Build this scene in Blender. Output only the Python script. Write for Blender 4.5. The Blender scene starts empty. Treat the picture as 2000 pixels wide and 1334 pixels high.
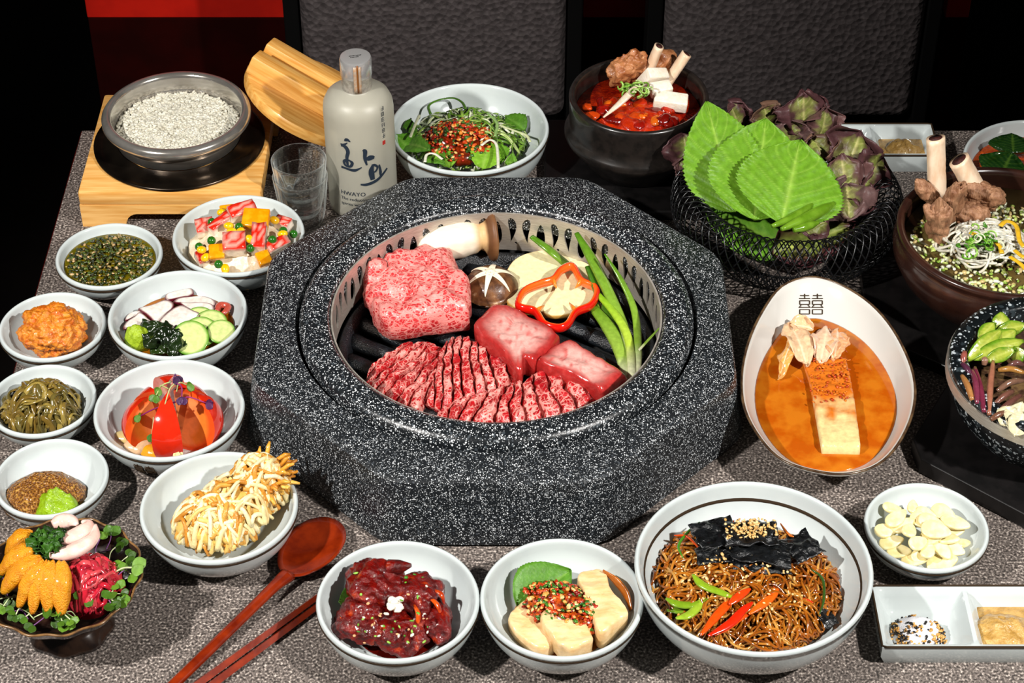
import bpy, bmesh, math, random
import numpy as np
from mathutils import Vector, noise
random.seed(7)
scene = bpy.context.scene
COL = scene.collection

# ---------------------------------------------------------------- camera, world, lights, exposure
# everything below is written in centimetres, z = 0 on the table top, which lies 75 cm above the floor
TABLE_Z = 75.0
FPX, PITCH, CAM_H = 4000.0, math.radians(40.33), 120.0
CAM_Y = -CAM_H / math.tan(PITCH)
def M3(x, y, z): return Vector((x * .01, y * .01, (z + TABLE_Z) * .01))
cam_d = bpy.data.cameras.new('camera'); cam = bpy.data.objects.new('camera', cam_d); COL.objects.link(cam)
cam.location = M3(0, CAM_Y, CAM_H); cam.rotation_euler = (math.pi / 2 - PITCH, 0, 0)
cam_d.sensor_width = 36.0; cam_d.lens = 36.0 * FPX / 2000.0; cam_d.clip_start = .05
scene.camera = cam
world = bpy.data.worlds.new('dim_room'); scene.world = world; world.use_nodes = True
world.node_tree.nodes['Background'].inputs[0].default_value = (1.0, .93, .86, 1)
world.node_tree.nodes['Background'].inputs[1].default_value = .035
def lamp(name, loc, target, power, size, color, spot=None):
    d = bpy.data.lights.new(name, 'SPOT'); d.energy = power; d.color = color; d.shadow_soft_size = size * .01
    d.spot_size = math.radians(spot); d.spot_blend = .75
    o = bpy.data.objects.new(name, d); COL.objects.link(o); o.location = M3(*loc)
    o.rotation_euler = (M3(*target) - o.location).to_track_quat('-Z', 'Y').to_euler(); return o
lamp('strobe_left', (-112, -88, 138), (-2, 0, 0), 168, 3.5, (1, .965, .92), 62)
lamp('strobe_right', (104, -92, 138), (-6, -12, 0), 162, 3.5, (1, .965, .92), 46)
vs = scene.view_settings
vs.view_transform = 'Standard'; vs.look = 'None'; vs.exposure = 0.1; vs.gamma = 1.0; vs.use_curve_mapping = False

# ---------------------------------------------------------------- helpers
def lin(c):
    if isinstance(c, str):
        c = c.lstrip('#'); c = [int(c[i:i + 2], 16) / 255 for i in (0, 2, 4)]
        return tuple((x / 12.92 if x <= .04045 else ((x + .055) / 1.055) ** 2.4) for x in c)
    return tuple(c[:3])
def W(px, py, z=0.0):
    """table-frame point at height z (cm) under a pixel of the 2000 x 1334 photograph"""
    u, v = px - 1000.0, 667.0 - py
    d = (u, FPX * math.cos(PITCH) + v * math.sin(PITCH), -FPX * math.sin(PITCH) + v * math.cos(PITCH))
    t = (z - CAM_H) / d[2]
    return np.array([d[0] * t, d[1] * t + CAM_Y, z])
def WL(pts, z=0.0):
    """list of (px,py) or (px,py,z) -> Nx3"""
    return np.array([W(p[0], p[1], p[2] if len(p) > 2 else z) for p in pts])
class Geo:
    def __init__(s, v, f, c=None):
        s.v = np.asarray(v, float).reshape(-1, 3); s.f = [tuple(q) for q in f]; s.c = None if c is None else np.asarray(c, float)
    def mv(s, x=0, y=0, z=0): s.v = s.v + np.array([x, y, z]); return s
    def col(s, c): s.c = np.tile(np.array(lin(c)), (len(s.v), 1)); return s
def join(gs):
    V, Fc, C, n = [], [], [], 0
    anyc = any(g.c is not None for g in gs)
    for g in gs:
        V.append(g.v); Fc += [tuple(i + n for i in q) for q in g.f]; n += len(g.v)
        if anyc: C.append(g.c if g.c is not None else np.ones((len(g.v), 3)))
    return Geo(np.concatenate(V), Fc, np.concatenate(C) if anyc else None)
ORG = {}
def to_mesh(name, g, mat, smooth=True, org=(0, 0, 0), angle=None):
    me = bpy.data.meshes.new(name)
    me.from_pydata(((g.v - np.array(org)) * .01).tolist(), [], g.f)
    if g.c is not None:
        a = me.color_attributes.new('Col', 'FLOAT_COLOR', 'POINT')
        a.data.foreach_set('color', np.c_[g.c, np.ones(len(g.c))].astype(np.float32).ravel())
    me.materials.append(mat)
    if smooth: me.polygons.foreach_set('use_smooth', [True] * len(me.polygons))
    me.validate(); me.update()
    if angle is not None: me.set_sharp_from_angle(angle=math.radians(angle))
    return me
def obj(name, g, mat, parent=None, label=None, cat=None, group=None, kind=None, smooth=True, org=None, angle=None):
    """one mesh object from geometry in table-frame centimetres; top-level unless a parent is given"""
    if org is None:
        lo, hi = g.v.min(0), g.v.max(0); org = ((lo[0] + hi[0]) / 2, (lo[1] + hi[1]) / 2, lo[2])
    org = np.array(org, float)
    me = to_mesh(name, g, mat, smooth, org, angle)
    o = bpy.data.objects.new(name, me); COL.objects.link(o); ORG[o.name] = org
    if parent is not None:
        o.parent = parent; o.location = Vector(((org - ORG[parent.name]) * .01).tolist())
    else: o.location = M3(*org)
    tag(o, label, cat, group, kind); return o
def tag(o, label=None, cat=None, group=None, kind=None):
    for k, v in (('label', label), ('category', cat), ('group', group), ('kind', kind)):
        if v: o[k] = v
    return o
def thing(name, org, label, cat, group=None, kind=None):
    o = bpy.data.objects.new(name, None); COL.objects.link(o); o.empty_display_size = .02
    ORG[o.name] = np.array(org, float); o.location = M3(*org); return tag(o, label, cat, group, kind)

def lathe(prof, c=(0, 0, 0), n=64, rf=None):
    """profile of (r,z); rf(theta, r, z) -> factor on r for scallops"""
    th = np.linspace(0, 2 * np.pi, n, endpoint=False); V = []; F = []; idx = []
    for r, z in prof:
        if r < 1e-6: idx.append([len(V)]); V.append((c[0], c[1], c[2] + z))
        else:
            s = len(V); idx.append(list(range(s, s + n)))
            for t in th:
                k = r * (rf(t, r, z) if rf else 1.0)
                V.append((c[0] + k * math.cos(t), c[1] + k * math.sin(t), c[2] + z))
    for a, b in zip(idx[:-1], idx[1:]):
        if len(a) == 1 and len(b) == 1: continue
        for i in range(n):
            j = (i + 1) % n
            if len(a) == 1: F.append((a[0], b[j], b[i]))
            elif len(b) == 1: F.append((a[i], a[j], b[0]))
            else: F.append((a[i], a[j], b[j], b[i]))
    return Geo(V, F)
def smooth_line(P, n):
    """Catmull-Rom through P, resampled to n points"""
    P = np.asarray(P, float); m = len(P)
    if m == 2: return np.array([P[0] + (P[1] - P[0]) * t for t in np.linspace(0, 1, n)])
    Q = np.vstack([2 * P[0] - P[1], P, 2 * P[-1] - P[-2]]); out = []
    for t in np.linspace(0, m - 1, n):
        i = min(int(t), m - 2); f = t - i; a, b, c, d = Q[i], Q[i + 1], Q[i + 2], Q[i + 3]
        out.append(.5 * ((2 * b) + (-a + c) * f + (2 * a - 5 * b + 4 * c - d) * f * f + (-a + 3 * b - 3 * c + d) * f ** 3))
    return np.array(out)
def smooth_loop(P, n):
    P = np.asarray(P, float); m = len(P); out = []
    for t in np.linspace(0, m, n, endpoint=False):
        i = int(t); f = t - i; a, b, c, d = P[(i - 1) % m], P[i % m], P[(i + 1) % m], P[(i + 2) % m]
        out.append(.5 * ((2 * b) + (-a + c) * f + (2 * a - 5 * b + 4 * c - d) * f * f + (-a + 3 * b - 3 * c + d) * f ** 3))
    return np.array(out)
def tube(P, r, n=6, closed=False, flat=None, up=None, cap=True):
    """r scalar or list; flat=(a,b) cross-section factors (side, up)"""
    P = np.asarray(P, float); m = len(P); r = np.broadcast_to(np.asarray(r, float), (m,)) if np.ndim(r) == 0 or len(np.atleast_1d(r)) == m else np.interp(np.linspace(0, 1, m), np.linspace(0, 1, len(r)), r)
    T = np.roll(P, -1, 0) - np.roll(P, 1, 0) if closed else np.gradient(P, axis=0)
    T = T / np.maximum(np.linalg.norm(T, axis=1, keepdims=True), 1e-9)
    u = np.array(up if up is not None else (0, 0, 1.0)); V = []; fa, fb = flat or (1, 1)
    N = None
    for i in range(m):
        if up is not None or N is None:
            s = np.cross(T[i], u)
            if np.linalg.norm(s) < 1e-3: s = np.cross(T[i], (1, 0, 0))
        else: s = N - T[i] * np.dot(N, T[i])
        s = s / max(np.linalg.norm(s), 1e-9); N = s; w = np.cross(s, T[i])
        for k in range(n):
            a = 2 * math.pi * k / n
            V.append(P[i] + r[i] * (fa * math.cos(a) * s + fb * math.sin(a) * w))
    F = []
    for i in range(m if closed else m - 1):
        j = (i + 1) % m
        for k in range(n): l = (k + 1) % n; F.append((i * n + k, i * n + l, j * n + l, j * n + k))
    if not closed and cap:
        F.append(tuple(range(n - 1, -1, -1))); F.append(tuple((m - 1) * n + k for k in range(n)))
    return Geo(V, F)
def nz(p, f=1.0, s=0.0): return noise.noise(Vector((p[0] * f + s, p[1] * f - s * .7, p[2] * f + s * 1.3)))
def fbm(p, f=1.0, s=0.0, o=3):
    t, a = 0.0, 1.0
    for _ in range(o): t += a * nz(p, f, s); f *= 2.1; a *= .5
    return t
_ico = {}
def ico(d):
    if d not in _ico:
        bm = bmesh.new(); bmesh.ops.create_icosphere(bm, subdivisions=d, radius=1); bm.verts.ensure_lookup_table()
        _ico[d] = (np.array([v.co[:] for v in bm.verts]), [tuple(v.index for v in f.verts) for f in bm.faces]); bm.free()
    return _ico[d]
def rotm(rx=0, ry=0, rz=0):
    cx, sx, cy, sy, cz, sz = math.cos(rx), math.sin(rx), math.cos(ry), math.sin(ry), math.cos(rz), math.sin(rz)
    return np.array([[cz, -sz, 0], [sz, cz, 0], [0, 0, 1]]) @ np.array([[cy, 0, sy], [0, 1, 0], [-sy, 0, cy]]) @ np.array([[1, 0, 0], [0, cx, -sx], [0, sx, cx]])
def blob(c, r, amp=.1, f=1.0, s=None, d=3, rot=(0, 0, 0), power=None, o=3):
    V, F = ico(d); s = random.uniform(0, 99) if s is None else s; r = np.array(r if np.ndim(r) else (r, r, r), float)
    if power: V = np.sign(V) * np.abs(V) ** power; V = V / np.maximum(np.abs(V).max(), 1e-9)
    k = np.array([1 + amp * fbm(v * r, f, s, o) for v in V]); V = (V * k[:, None] * r) @ rotm(*rot).T
    return Geo(V + np.array(c), F)
def rbox(c, d, b=.12, rot=(0, 0, 0), seg=2, amp=0, f=1.0):
    bm = bmesh.new(); bmesh.ops.create_cube(bm, size=1)
    for v in bm.verts: v.co = Vector((v.co.x * d[0], v.co.y * d[1], v.co.z * d[2]))
    if amp: bmesh.ops.subdivide_edges(bm, edges=bm.edges[:], cuts=4, use_grid_fill=True)
    if b and not amp: bmesh.ops.bevel(bm, geom=bm.edges[:], offset=b, segments=seg, affect='EDGES', profile=.5)
    bm.verts.ensure_lookup_table()
    V = np.array([v.co[:] for v in bm.verts]); F = [tuple(v.index for v in q.verts) for q in bm.faces]; bm.free()
    if amp:
        s = random.uniform(0, 99); V = np.array([v * (1 + amp * fbm(v, f, s)) for v in V])
    return Geo(V @ rotm(*rot).T + np.array(c), F)
def slab(out, zb, th, n=48, rnd=.35, m=7, hf=None, smooth=True, cols=None, cw=.85):
    """solid slice over a star-shaped outline (Nx3 or Nx2): flat bottom at zb, top at zb+th (+hf), rounded edge"""
    out = np.asarray(out, float)[:, :2]; L = smooth_loop(out, n) if smooth else out; n = len(L); c = L.mean(0); V = []; F = []
    rings = []
    def ring(k, z, h):
        s = len(V)
        for q in L:
            p = c + (q - c) * k; V.append((p[0], p[1], z + (hf(p[0], p[1]) * h if hf else 0)))
        rings.append(list(range(s, s + n))); KK.extend([k if z > zb + .01 else 1.0] * n)
    KK = []
    R = np.abs(L - c).max(); e = min(rnd, th * .5) / max(R, .01)
    ring(1 - e, zb, 0); ring(1, zb + min(rnd, th * .5) * .8, .1)
    if th > 2 * rnd: ring(1, zb + th - rnd, .6)
    for a in (30, 60, 90): ring(1 - e * (1 - math.cos(math.radians(a))), zb + th - min(rnd, th * .5) * (1 - math.sin(math.radians(a))), 1)
    for k in np.linspace(1 - e, 0, m)[1:-1]: ring(k, zb + th, 1)
    t = len(V); V.append((c[0], c[1], zb + th + (hf(*c) if hf else 0))); b = len(V); V.append((c[0], c[1], zb))
    for p, q in zip(rings[:-1], rings[1:]):
        for i in range(n): j = (i + 1) % n; F.append((p[i], p[j], q[j], q[i]))
    for i in range(n): j = (i + 1) % n; F.append((rings[-1][i], rings[-1][j], t)); F.append((rings[0][j], rings[0][i], b))
    g = Geo(V, F)
    if cols: g.c = mixc(cols[0], cols[1], (np.array(KK + [0, 1]) - cw) / max(1e-3, 1 - cw) * 1.4)
    return g
def patch(A, B, nu, nv, zb, hf):
    """solid between two boundary lines A (v=0) and B (v=1); hf(u,v,x,y) gives the height above zb"""
    A = smooth_line(A, nu); B = smooth_line(B, nu); V = []; F = []
    us = np.linspace(0, 1, nu); vs_ = np.linspace(0, 1, nv)
    for i, u in enumerate(us):
        for j, v in enumerate(vs_):
            p = A[i] + (B[i] - A[i]) * v; V.append((p[0], p[1], zb + hf(u, v, p[0], p[1])))
    n0 = len(V)
    for i in range(nu):
        for j in range(nv): V.append((V[i * nv + j][0], V[i * nv + j][1], zb))
    I = lambda i, j, b=0: b * n0 + i * nv + j
    for i in range(nu - 1):
        for j in range(nv - 1):
            F.append((I(i, j), I(i + 1, j), I(i + 1, j + 1), I(i, j + 1))); F.append((I(i, j, 1), I(i, j + 1, 1), I(i + 1, j + 1, 1), I(i + 1, j, 1)))
    for i in range(nu - 1):
        F.append((I(i + 1, 0), I(i, 0), I(i, 0, 1), I(i + 1, 0, 1))); F.append((I(i, nv - 1), I(i + 1, nv - 1), I(i + 1, nv - 1, 1), I(i, nv - 1, 1)))
    for j in range(nv - 1):
        F.append((I(0, j), I(0, j + 1), I(0, j + 1, 1), I(0, j, 1))); F.append((I(nu - 1, j + 1), I(nu - 1, j), I(nu - 1, j, 1), I(nu - 1, j + 1, 1)))
    return Geo(V, F)
def sheet(P, th=.04):
    """thick sheet from a grid of points (nu x nv x 3)"""
    P = np.asarray(P, float); nu, nv, _ = P.shape
    du = np.gradient(P, axis=0); dv = np.gradient(P, axis=1); N = np.cross(du, dv); N /= np.maximum(np.linalg.norm(N, axis=2, keepdims=True), 1e-9)
    T = (P + N * th / 2).reshape(-1, 3); Bm = (P - N * th / 2).reshape(-1, 3); n0 = nu * nv; F = []
    I = lambda i, j: i * nv + j
    for i in range(nu - 1):
        for j in range(nv - 1):
            F.append((I(i, j), I(i + 1, j), I(i + 1, j + 1), I(i, j + 1))); F.append((n0 + I(i, j), n0 + I(i, j + 1), n0 + I(i + 1, j + 1), n0 + I(i + 1, j)))
    bd = [I(i, 0) for i in range(nu)] + [I(nu - 1, j) for j in range(1, nv)] + [I(i, nv - 1) for i in range(nu - 2, -1, -1)] + [I(0, j) for j in range(nv - 2, 0, -1)]
    for a, b in zip(bd, bd[1:] + bd[:1]): F.append((b, a, n0 + a, n0 + b))
    return Geo(np.vstack([T, Bm]), F)
def surf(g):
    from mathutils.bvhtree import BVHTree
    t = BVHTree.FromPolygons(g.v.tolist(), g.f)
    def hit(px, py, lift=.02):
        o = Vector((0, CAM_Y, CAM_H)); d = Vector(W(px, py, 0)) - o; d.normalize(); r = t.ray_cast(o, d)
        return np.array(r[0] - d * lift) if r[0] is not None else W(px, py, 0)
    return hit
def mixc(a, b, t):
    a, b = np.array(lin(a)), np.array(lin(b)); t = np.clip(np.asarray(t, float), 0, 1)
    return a + (b - a) * t[..., None]

# ---------------------------------------------------------------- materials (coordinates in cm of the object's own space)
def mat(name, base=None, rough=.5, metal=0., c2=None, c3=None, sc=1., lo=.4, hi=.6, stretch=(1, 1, 1), bump=0., bsc=4., trans=0., ior=1.45,
        coat=0., sss=0., spec=.5, kind='noise', vc=False, var=.25, dist=0., det=5., tl=0., bkind='noise', alpha=1.):
    m = bpy.data.materials.new(name); m.use_nodes = True; nt = m.node_tree; N, Lk = nt.nodes, nt.links; bs = N['Principled BSDF']
    tc = N.new('ShaderNodeTexCoord'); mp = N.new('ShaderNodeMapping'); mp.inputs['Scale'].default_value = [100 * s for s in stretch]; Lk.new(tc.outputs['Object'], mp.inputs['Vector'])
    def tex(k, scale, d=det, ds=dist):
        if k == 'noise':
            t = N.new('ShaderNodeTexNoise'); t.inputs['Scale'].default_value = scale; t.inputs['Detail'].default_value = d; t.inputs['Distortion'].default_value = ds
        else:
            t = N.new('ShaderNodeTexVoronoi'); t.inputs['Scale'].default_value = scale
            if k == 'edge': t.feature = 'DISTANCE_TO_EDGE'
        Lk.new(mp.outputs[0], t.inputs['Vector']); return t
    def ramp(fac, a, b, ca, cb):
        r = N.new('ShaderNodeValToRGB'); r.color_ramp.elements[0].position = a; r.color_ramp.elements[1].position = b
        r.color_ramp.elements[0].color = (*lin(ca), 1); r.color_ramp.elements[1].color = (*lin(cb), 1); Lk.new(fac, r.inputs[0]); return r
    if vc:
        at = N.new('ShaderNodeAttribute'); at.attribute_name = 'Col'; src = at.outputs['Color']
        if var:
            t = tex('noise', sc); r = ramp(t.outputs[0], .3, .7, (1 - var,) * 3, (1 + var * .35,) * 3); mx = N.new('ShaderNodeMix'); mx.data_type = 'RGBA'; mx.blend_type = 'MULTIPLY'
            mx.inputs[0].default_value = 1; Lk.new(src, mx.inputs[6]); Lk.new(r.outputs[0], mx.inputs[7]); src = mx.outputs[2]
        Lk.new(src, bs.inputs['Base Color'])
    elif c2 is not None:
        t = tex(kind, sc); r = ramp(t.outputs[0], lo, hi, base, c2)
        if c3 is not None: e = r.color_ramp.elements.new(min(1, hi + (hi - lo) * .8)); e.color = (*lin(c3), 1)
        Lk.new(r.outputs[0], bs.inputs['Base Color'])
    else: bs.inputs['Base Color'].default_value = (*lin(base), 1)
    if bump:
        t = tex(bkind, bsc); b = N.new('ShaderNodeBump'); b.inputs['Strength'].default_value = min(1, bump); b.inputs['Distance'].default_value = .002 * max(1, bump)
        Lk.new(t.outputs[0], b.inputs['Height']); Lk.new(b.outputs[0], bs.inputs['Normal'])
    bs.inputs['Roughness'].default_value = rough; bs.inputs['Metallic'].default_value = metal; bs.inputs['IOR'].default_value = ior
    bs.inputs['Transmission Weight'].default_value = trans; bs.inputs['Coat Weight'].default_value = coat; bs.inputs['Coat Roughness'].default_value = .08
    bs.inputs['Specular IOR Level'].default_value = spec
    if sss: bs.inputs['Subsurface Weight'].default_value = sss; bs.inputs['Subsurface Radius'].default_value = (.6, .35, .2); bs.inputs['Subsurface Scale'].default_value = .004
    if alpha < 1: bs.inputs['Alpha'].default_value = alpha
    m['_n'] = 1; return m
def granite(name, base, mid, fleck, scale, thr=.7, rough=.35, bump=.15):
    m = mat(name, base, rough, bump=bump, bsc=scale); nt = m.node_tree; N, Lk = nt.nodes, nt.links; bs = N['Principled BSDF']; mp = N['Mapping']
    last = None
    for k, (s, th, c) in enumerate(((scale * .55, thr - .25, mid), (scale, thr, fleck), (scale * 1.9, thr - .02, fleck))):
        nzd = N.new('ShaderNodeTexNoise'); nzd.inputs['Scale'].default_value = s * 1.3; nzd.inputs['Detail'].default_value = 2; Lk.new(mp.outputs[0], nzd.inputs['Vector'])
        mxv = N.new('ShaderNodeMix'); mxv.data_type = 'RGBA'; mxv.blend_type = 'LINEAR_LIGHT'; mxv.inputs[0].default_value = .35 / s; Lk.new(mp.outputs[0], mxv.inputs[6]); Lk.new(nzd.outputs['Color'], mxv.inputs[7])
        v = N.new('ShaderNodeTexVoronoi'); v.inputs['Scale'].default_value = s; Lk.new(mxv.outputs[2], v.inputs['Vector'])
        sep = N.new('ShaderNodeSeparateColor'); Lk.new(v.outputs['Color'], sep.inputs[0])
        g1 = N.new('ShaderNodeMapRange'); g1.inputs[1].default_value = th; g1.inputs[2].default_value = th + .04; Lk.new(sep.outputs[0], g1.inputs[0])
        g2 = N.new('ShaderNodeMapRange'); g2.inputs[1].default_value = .42; g2.inputs[2].default_value = .30; Lk.new(v.outputs['Distance'], g2.inputs[0])
        mu = N.new('ShaderNodeMath'); mu.operation = 'MULTIPLY'; Lk.new(g1.outputs[0], mu.inputs[0]); Lk.new(g2.outputs[0], mu.inputs[1])
        mx = N.new('ShaderNodeMix'); mx.data_type = 'RGBA'; Lk.new(mu.outputs[0], mx.inputs[0])
        if last is None: mx.inputs[6].default_value = (*lin(base), 1)
        else: Lk.new(last, mx.inputs[6])
        mx.inputs[7].default_value = (*lin(c), 1); last = mx.outputs[2]
    Lk.new(last, bs.inputs['Base Color']); return m
def marbled(name, red, dark, fat, scale=1.2, fatw=.10, stretch=(1, 1, 1), rough=.32, amt=1.):
    """raw beef: fat veins along warped cell edges"""
    m = mat(name, red, rough, bump=.35, bsc=4., sss=.12, coat=.25, stretch=stretch); nt = m.node_tree; N, Lk = nt.nodes, nt.links; bs = N['Principled BSDF']; mp = N['Mapping']
    n1 = N.new('ShaderNodeTexNoise'); n1.inputs['Scale'].default_value = scale * .9; n1.inputs['Detail'].default_value = 5; Lk.new(mp.outputs[0], n1.inputs['Vector'])
    wv = N.new('ShaderNodeMix'); wv.data_type = 'RGBA'; wv.blend_type = 'LINEAR_LIGHT'; wv.inputs[0].default_value = .55 / scale; Lk.new(mp.outputs[0], wv.inputs[6]); Lk.new(n1.outputs['Color'], wv.inputs[7])
    last = None
    b = N.new('ShaderNodeValToRGB'); b.color_ramp.elements[0].position = .35; b.color_ramp.elements[1].position = .65; b.color_ramp.elements[0].color = (*lin(dark), 1); b.color_ramp.elements[1].color = (*lin(red), 1); Lk.new(n1.outputs[0], b.inputs[0]); last = b.outputs[0]
    n2 = N.new('ShaderNodeTexNoise'); n2.inputs['Scale'].default_value = scale * .5; Lk.new(mp.outputs[0], n2.inputs['Vector'])
    for s, w in ((scale, fatw * 1.3), (scale * 1.9, fatw)):
        v = N.new('ShaderNodeTexVoronoi'); v.feature = 'DISTANCE_TO_EDGE'; v.inputs['Scale'].default_value = s; Lk.new(wv.outputs[2], v.inputs['Vector'])
        ad = N.new('ShaderNodeMath'); ad.operation = 'MULTIPLY_ADD'; Lk.new(n2.outputs[0], ad.inputs[0]); ad.inputs[1].default_value = -.35; Lk.new(v.outputs[0], ad.inputs[2])
        g = N.new('ShaderNodeMapRange'); g.inputs[1].default_value = w - .16; g.inputs[2].default_value = w - .26; g.inputs[4].default_value = amt; Lk.new(ad.outputs[0], g.inputs[0])
        mx = N.new('ShaderNodeMix'); mx.data_type = 'RGBA'; Lk.new(g.outputs[0], mx.inputs[0]); Lk.new(last, mx.inputs[6]); mx.inputs[7].default_value = (*lin(fat), 1); last = mx.outputs[2]
    Lk.new(last, bs.inputs['Base Color']); return m
m_table = mat('table_stone', '#322d2a', .5, c2='#766c66', c3='#d6cabf', sc=5.0, lo=.38, hi=.56, det=10, bump=.3, bsc=9)
m_tedge = mat('table_edge_wood', '#4a0c08', .4, c2='#2a0604', sc=1.5, stretch=(1, .1, 1))
m_red = mat('red_lacquer_wall', '#b01405', .45, c2='#a01004', sc=.2)
m_red_shaded = mat('red_wall_shaded', '#1f0100', .8, c2='#180100', sc=.2, spec=.05)  # near-black red: shade on the lower red wall, put into the colour
m_black = mat('black_lacquer', '#060606', .4, spec=.25)
m_void = mat('dark_room_paint', '#0b0807', .9)
m_leather = mat('brown_black_leather', '#363131', .45, c2='#443e3e', sc=1.5, bump=1.0, bsc=1.45, bkind='voronoi', spec=.45)
m_granite = granite('speckled_granite_coating', '#15181b', '#373c41', '#d6dadc', 7.0, .76, rough=.38)
m_ring = granite('speckled_granite_ring', '#171a1d', '#3c4247', '#e2e6e8', 5.2, .73, rough=.28)
m_steel = mat('brushed_steel', '#c9c2b8', .34, .55, c2='#b3aa9e', sc=1.2, stretch=(1, 1, 20))
m_steel2 = mat('polished_steel', '#c2beb7', .17, .82, c2='#aca79f', sc=.5)
m_iron = mat('cast_iron', '#101316', .28, c2='#1c2126', sc=1.5, bump=.6, bsc=7, spec=.8)
m_pit = mat('sooty_pit', '#060606', .7)

# setting ------------------------------------------------------------
def boxg(x0, x1, y0, y1, z0, z1, b=0.0):
    return rbox(((x0 + x1) / 2, (y0 + y1) / 2, (z0 + z1) / 2), (x1 - x0, y1 - y0, z1 - z0), b)
m_floor = mat('dark_floor_tile', '#15100e', .6, c2='#1d1613', sc=.1)
obj('floor', boxg(-260, 260, -320, 200, -80, -75), m_floor, kind='structure', smooth=False)
obj('wall_far', boxg(-260, 260, 140, 150, -75, 185), m_void, kind='structure', smooth=False)
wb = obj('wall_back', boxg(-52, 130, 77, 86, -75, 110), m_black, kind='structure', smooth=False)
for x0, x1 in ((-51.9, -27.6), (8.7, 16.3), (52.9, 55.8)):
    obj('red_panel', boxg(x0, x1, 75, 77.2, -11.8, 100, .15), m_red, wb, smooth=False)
    obj('shaded_red_panel', boxg(x0, x1, 75.2, 77.2, -75, -12, .15), m_red_shaded, wb, smooth=False)  # separate panel for the shaded lower wall, its darkness painted in
# table ---------------------------------------------------------------
TX0, TX1, TY0, TY1 = -44.3, 75.7, -47.0, 33.6
tb = thing('dining_table', ((TX0 + TX1) / 2, (TY0 + TY1) / 2, -75), 'dining table with a mottled grey stone top and thin dark red edge', 'table')
obj('table_top', boxg(TX0, TX1, TY0, TY1, -1.2, 0, .06), m_table, tb, smooth=False)
obj('edge_band', boxg(TX0 - .15, TX1 + .15, TY0 - .15, TY1 + .15, -4.2, -.25), m_tedge, tb, smooth=False)
for x in (TX0 + 8, TX1 - 8):
    for y in (TY0 + 8, TY1 - 8): obj('leg', boxg(x - 3, x + 3, y - 3, y + 3, -75, -4.2), m_black, tb, smooth=False)
# chairs --------------------------------------------------------------
def chair(cx, w, label):
    t = thing('dining_chair', (cx, 55, -75), label, 'chair', 'leather chairs behind the table')
    h = w / 2
    def pillow(c, d, b):
        g = rbox(c, d, b, seg=4); return g
    obj('backrest', pillow((cx, 62.2, 8), (w, 5, 49), 1.6), m_leather, t)
    obj('seat', pillow((cx, 42, -29.5), (w, 38, 7), 2.0), m_leather, t)
    for s in (-1, 1):
        obj('back_post', boxg(cx + s * (h + 1) - .85, cx + s * (h + 1) + .85, 60.5, 65, -75, 30, .2), m_black, t, smooth=False)
        obj('leg', boxg(cx + s * (h - 1) - 1.4, cx + s * (h - 1) + 1.4, 24, 27, -75, -33, .2), m_black, t, smooth=False)
        obj('seat_rail', boxg(cx + s * (h + .6) - .7, cx + s * (h + .6) + .7, 24, 60.5, -36, -32, .2), m_black, t, smooth=False)
    return t
chair(-9.0, 30.4, 'dark brown leather chair behind the frosted bottle and the green salad bowl')
chair(32.2, 29.8, 'dark brown leather chair behind the red stew pot and the lettuce basket')

# grill ----------------------------------------------------------------
GX, GY = -1.5, -4.05
grill = thing('tabletop_grill', (GX, GY, 0), 'octagonal speckled black granite tabletop barbecue grill in the middle of the table', 'grill')
def octo(half, z, cham=1.6, n=3):
    """octagon loop with rounded corners"""
    k = half * math.tan(math.pi / 8); P = []
    C = [(half, -k), (half, k), (k, half), (-k, half), (-half, k), (-half, -k), (-k, -half), (k, -half)]
    for i in range(8):
        c, a, b = map(np.array, (C[i], C[i - 1], C[(i + 1) % 8])); ua = (a - c) / np.linalg.norm(a - c); ub = (b - c) / np.linalg.norm(b - c)
        for t in np.linspace(0, 1, n + 1):
            p = (c + ua * cham) * (1 - t) ** 2 + c * 2 * t * (1 - t) + (c + ub * cham) * t ** 2; P.append((p[0] + GX, p[1] * 1.02 + GY, z))
        for t in np.linspace(0, 1, 9)[1:-1]:
            p = (c + ub * cham) * (1 - t) + (b - ub * cham) * t; P.append((p[0] + GX, p[1] * 1.02 + GY, z))
    return P
RX, RY = -1.35, -4.35
def circ_loop(r, z, ang): return [(RX + r * math.cos(a), RY + r * math.sin(a), z) for a in ang]
o0 = octo(20.7, 0); ang = [math.atan2(p[1] - GY, p[0] - GX) for p in o0]; n = len(o0)
loops = [octo(20.9, .0), octo(21.3, .3), octo(20.45, 5.9), octo(20.3, 6.25), octo(19.9, 6.5), circ_loop(17.45, 6.75, ang), circ_loop(17.3, 6.2, ang), circ_loop(17.2, .2, ang)]
V = [p for l in loops for p in l]; F = [(a * n + i, a * n + (i + 1) % n, (a + 1) * n + (i + 1) % n, (a + 1) * n + i) for a in range(len(loops) - 1) for i in range(n)]
# finer round edge: rebuild the round loops with three times the points
obj('body', Geo(V, F), m_granite, grill, angle=28)
obj('ring', lathe([(17.0, 5.2), (17.1, 6.6), (16.95, 7.15), (16.6, 7.5), (16.2, 7.62), (15.0, 7.62), (14.65, 7.5), (14.45, 7.2), (14.4, 6.6), (14.4, 5.2)], (RX, RY, 0), 128), m_ring, grill)
obj('pit', lathe([(16.4, 6.5), (16.4, .6), (0, .55)], (RX, RY, 0), 64), m_pit, grill)
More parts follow.
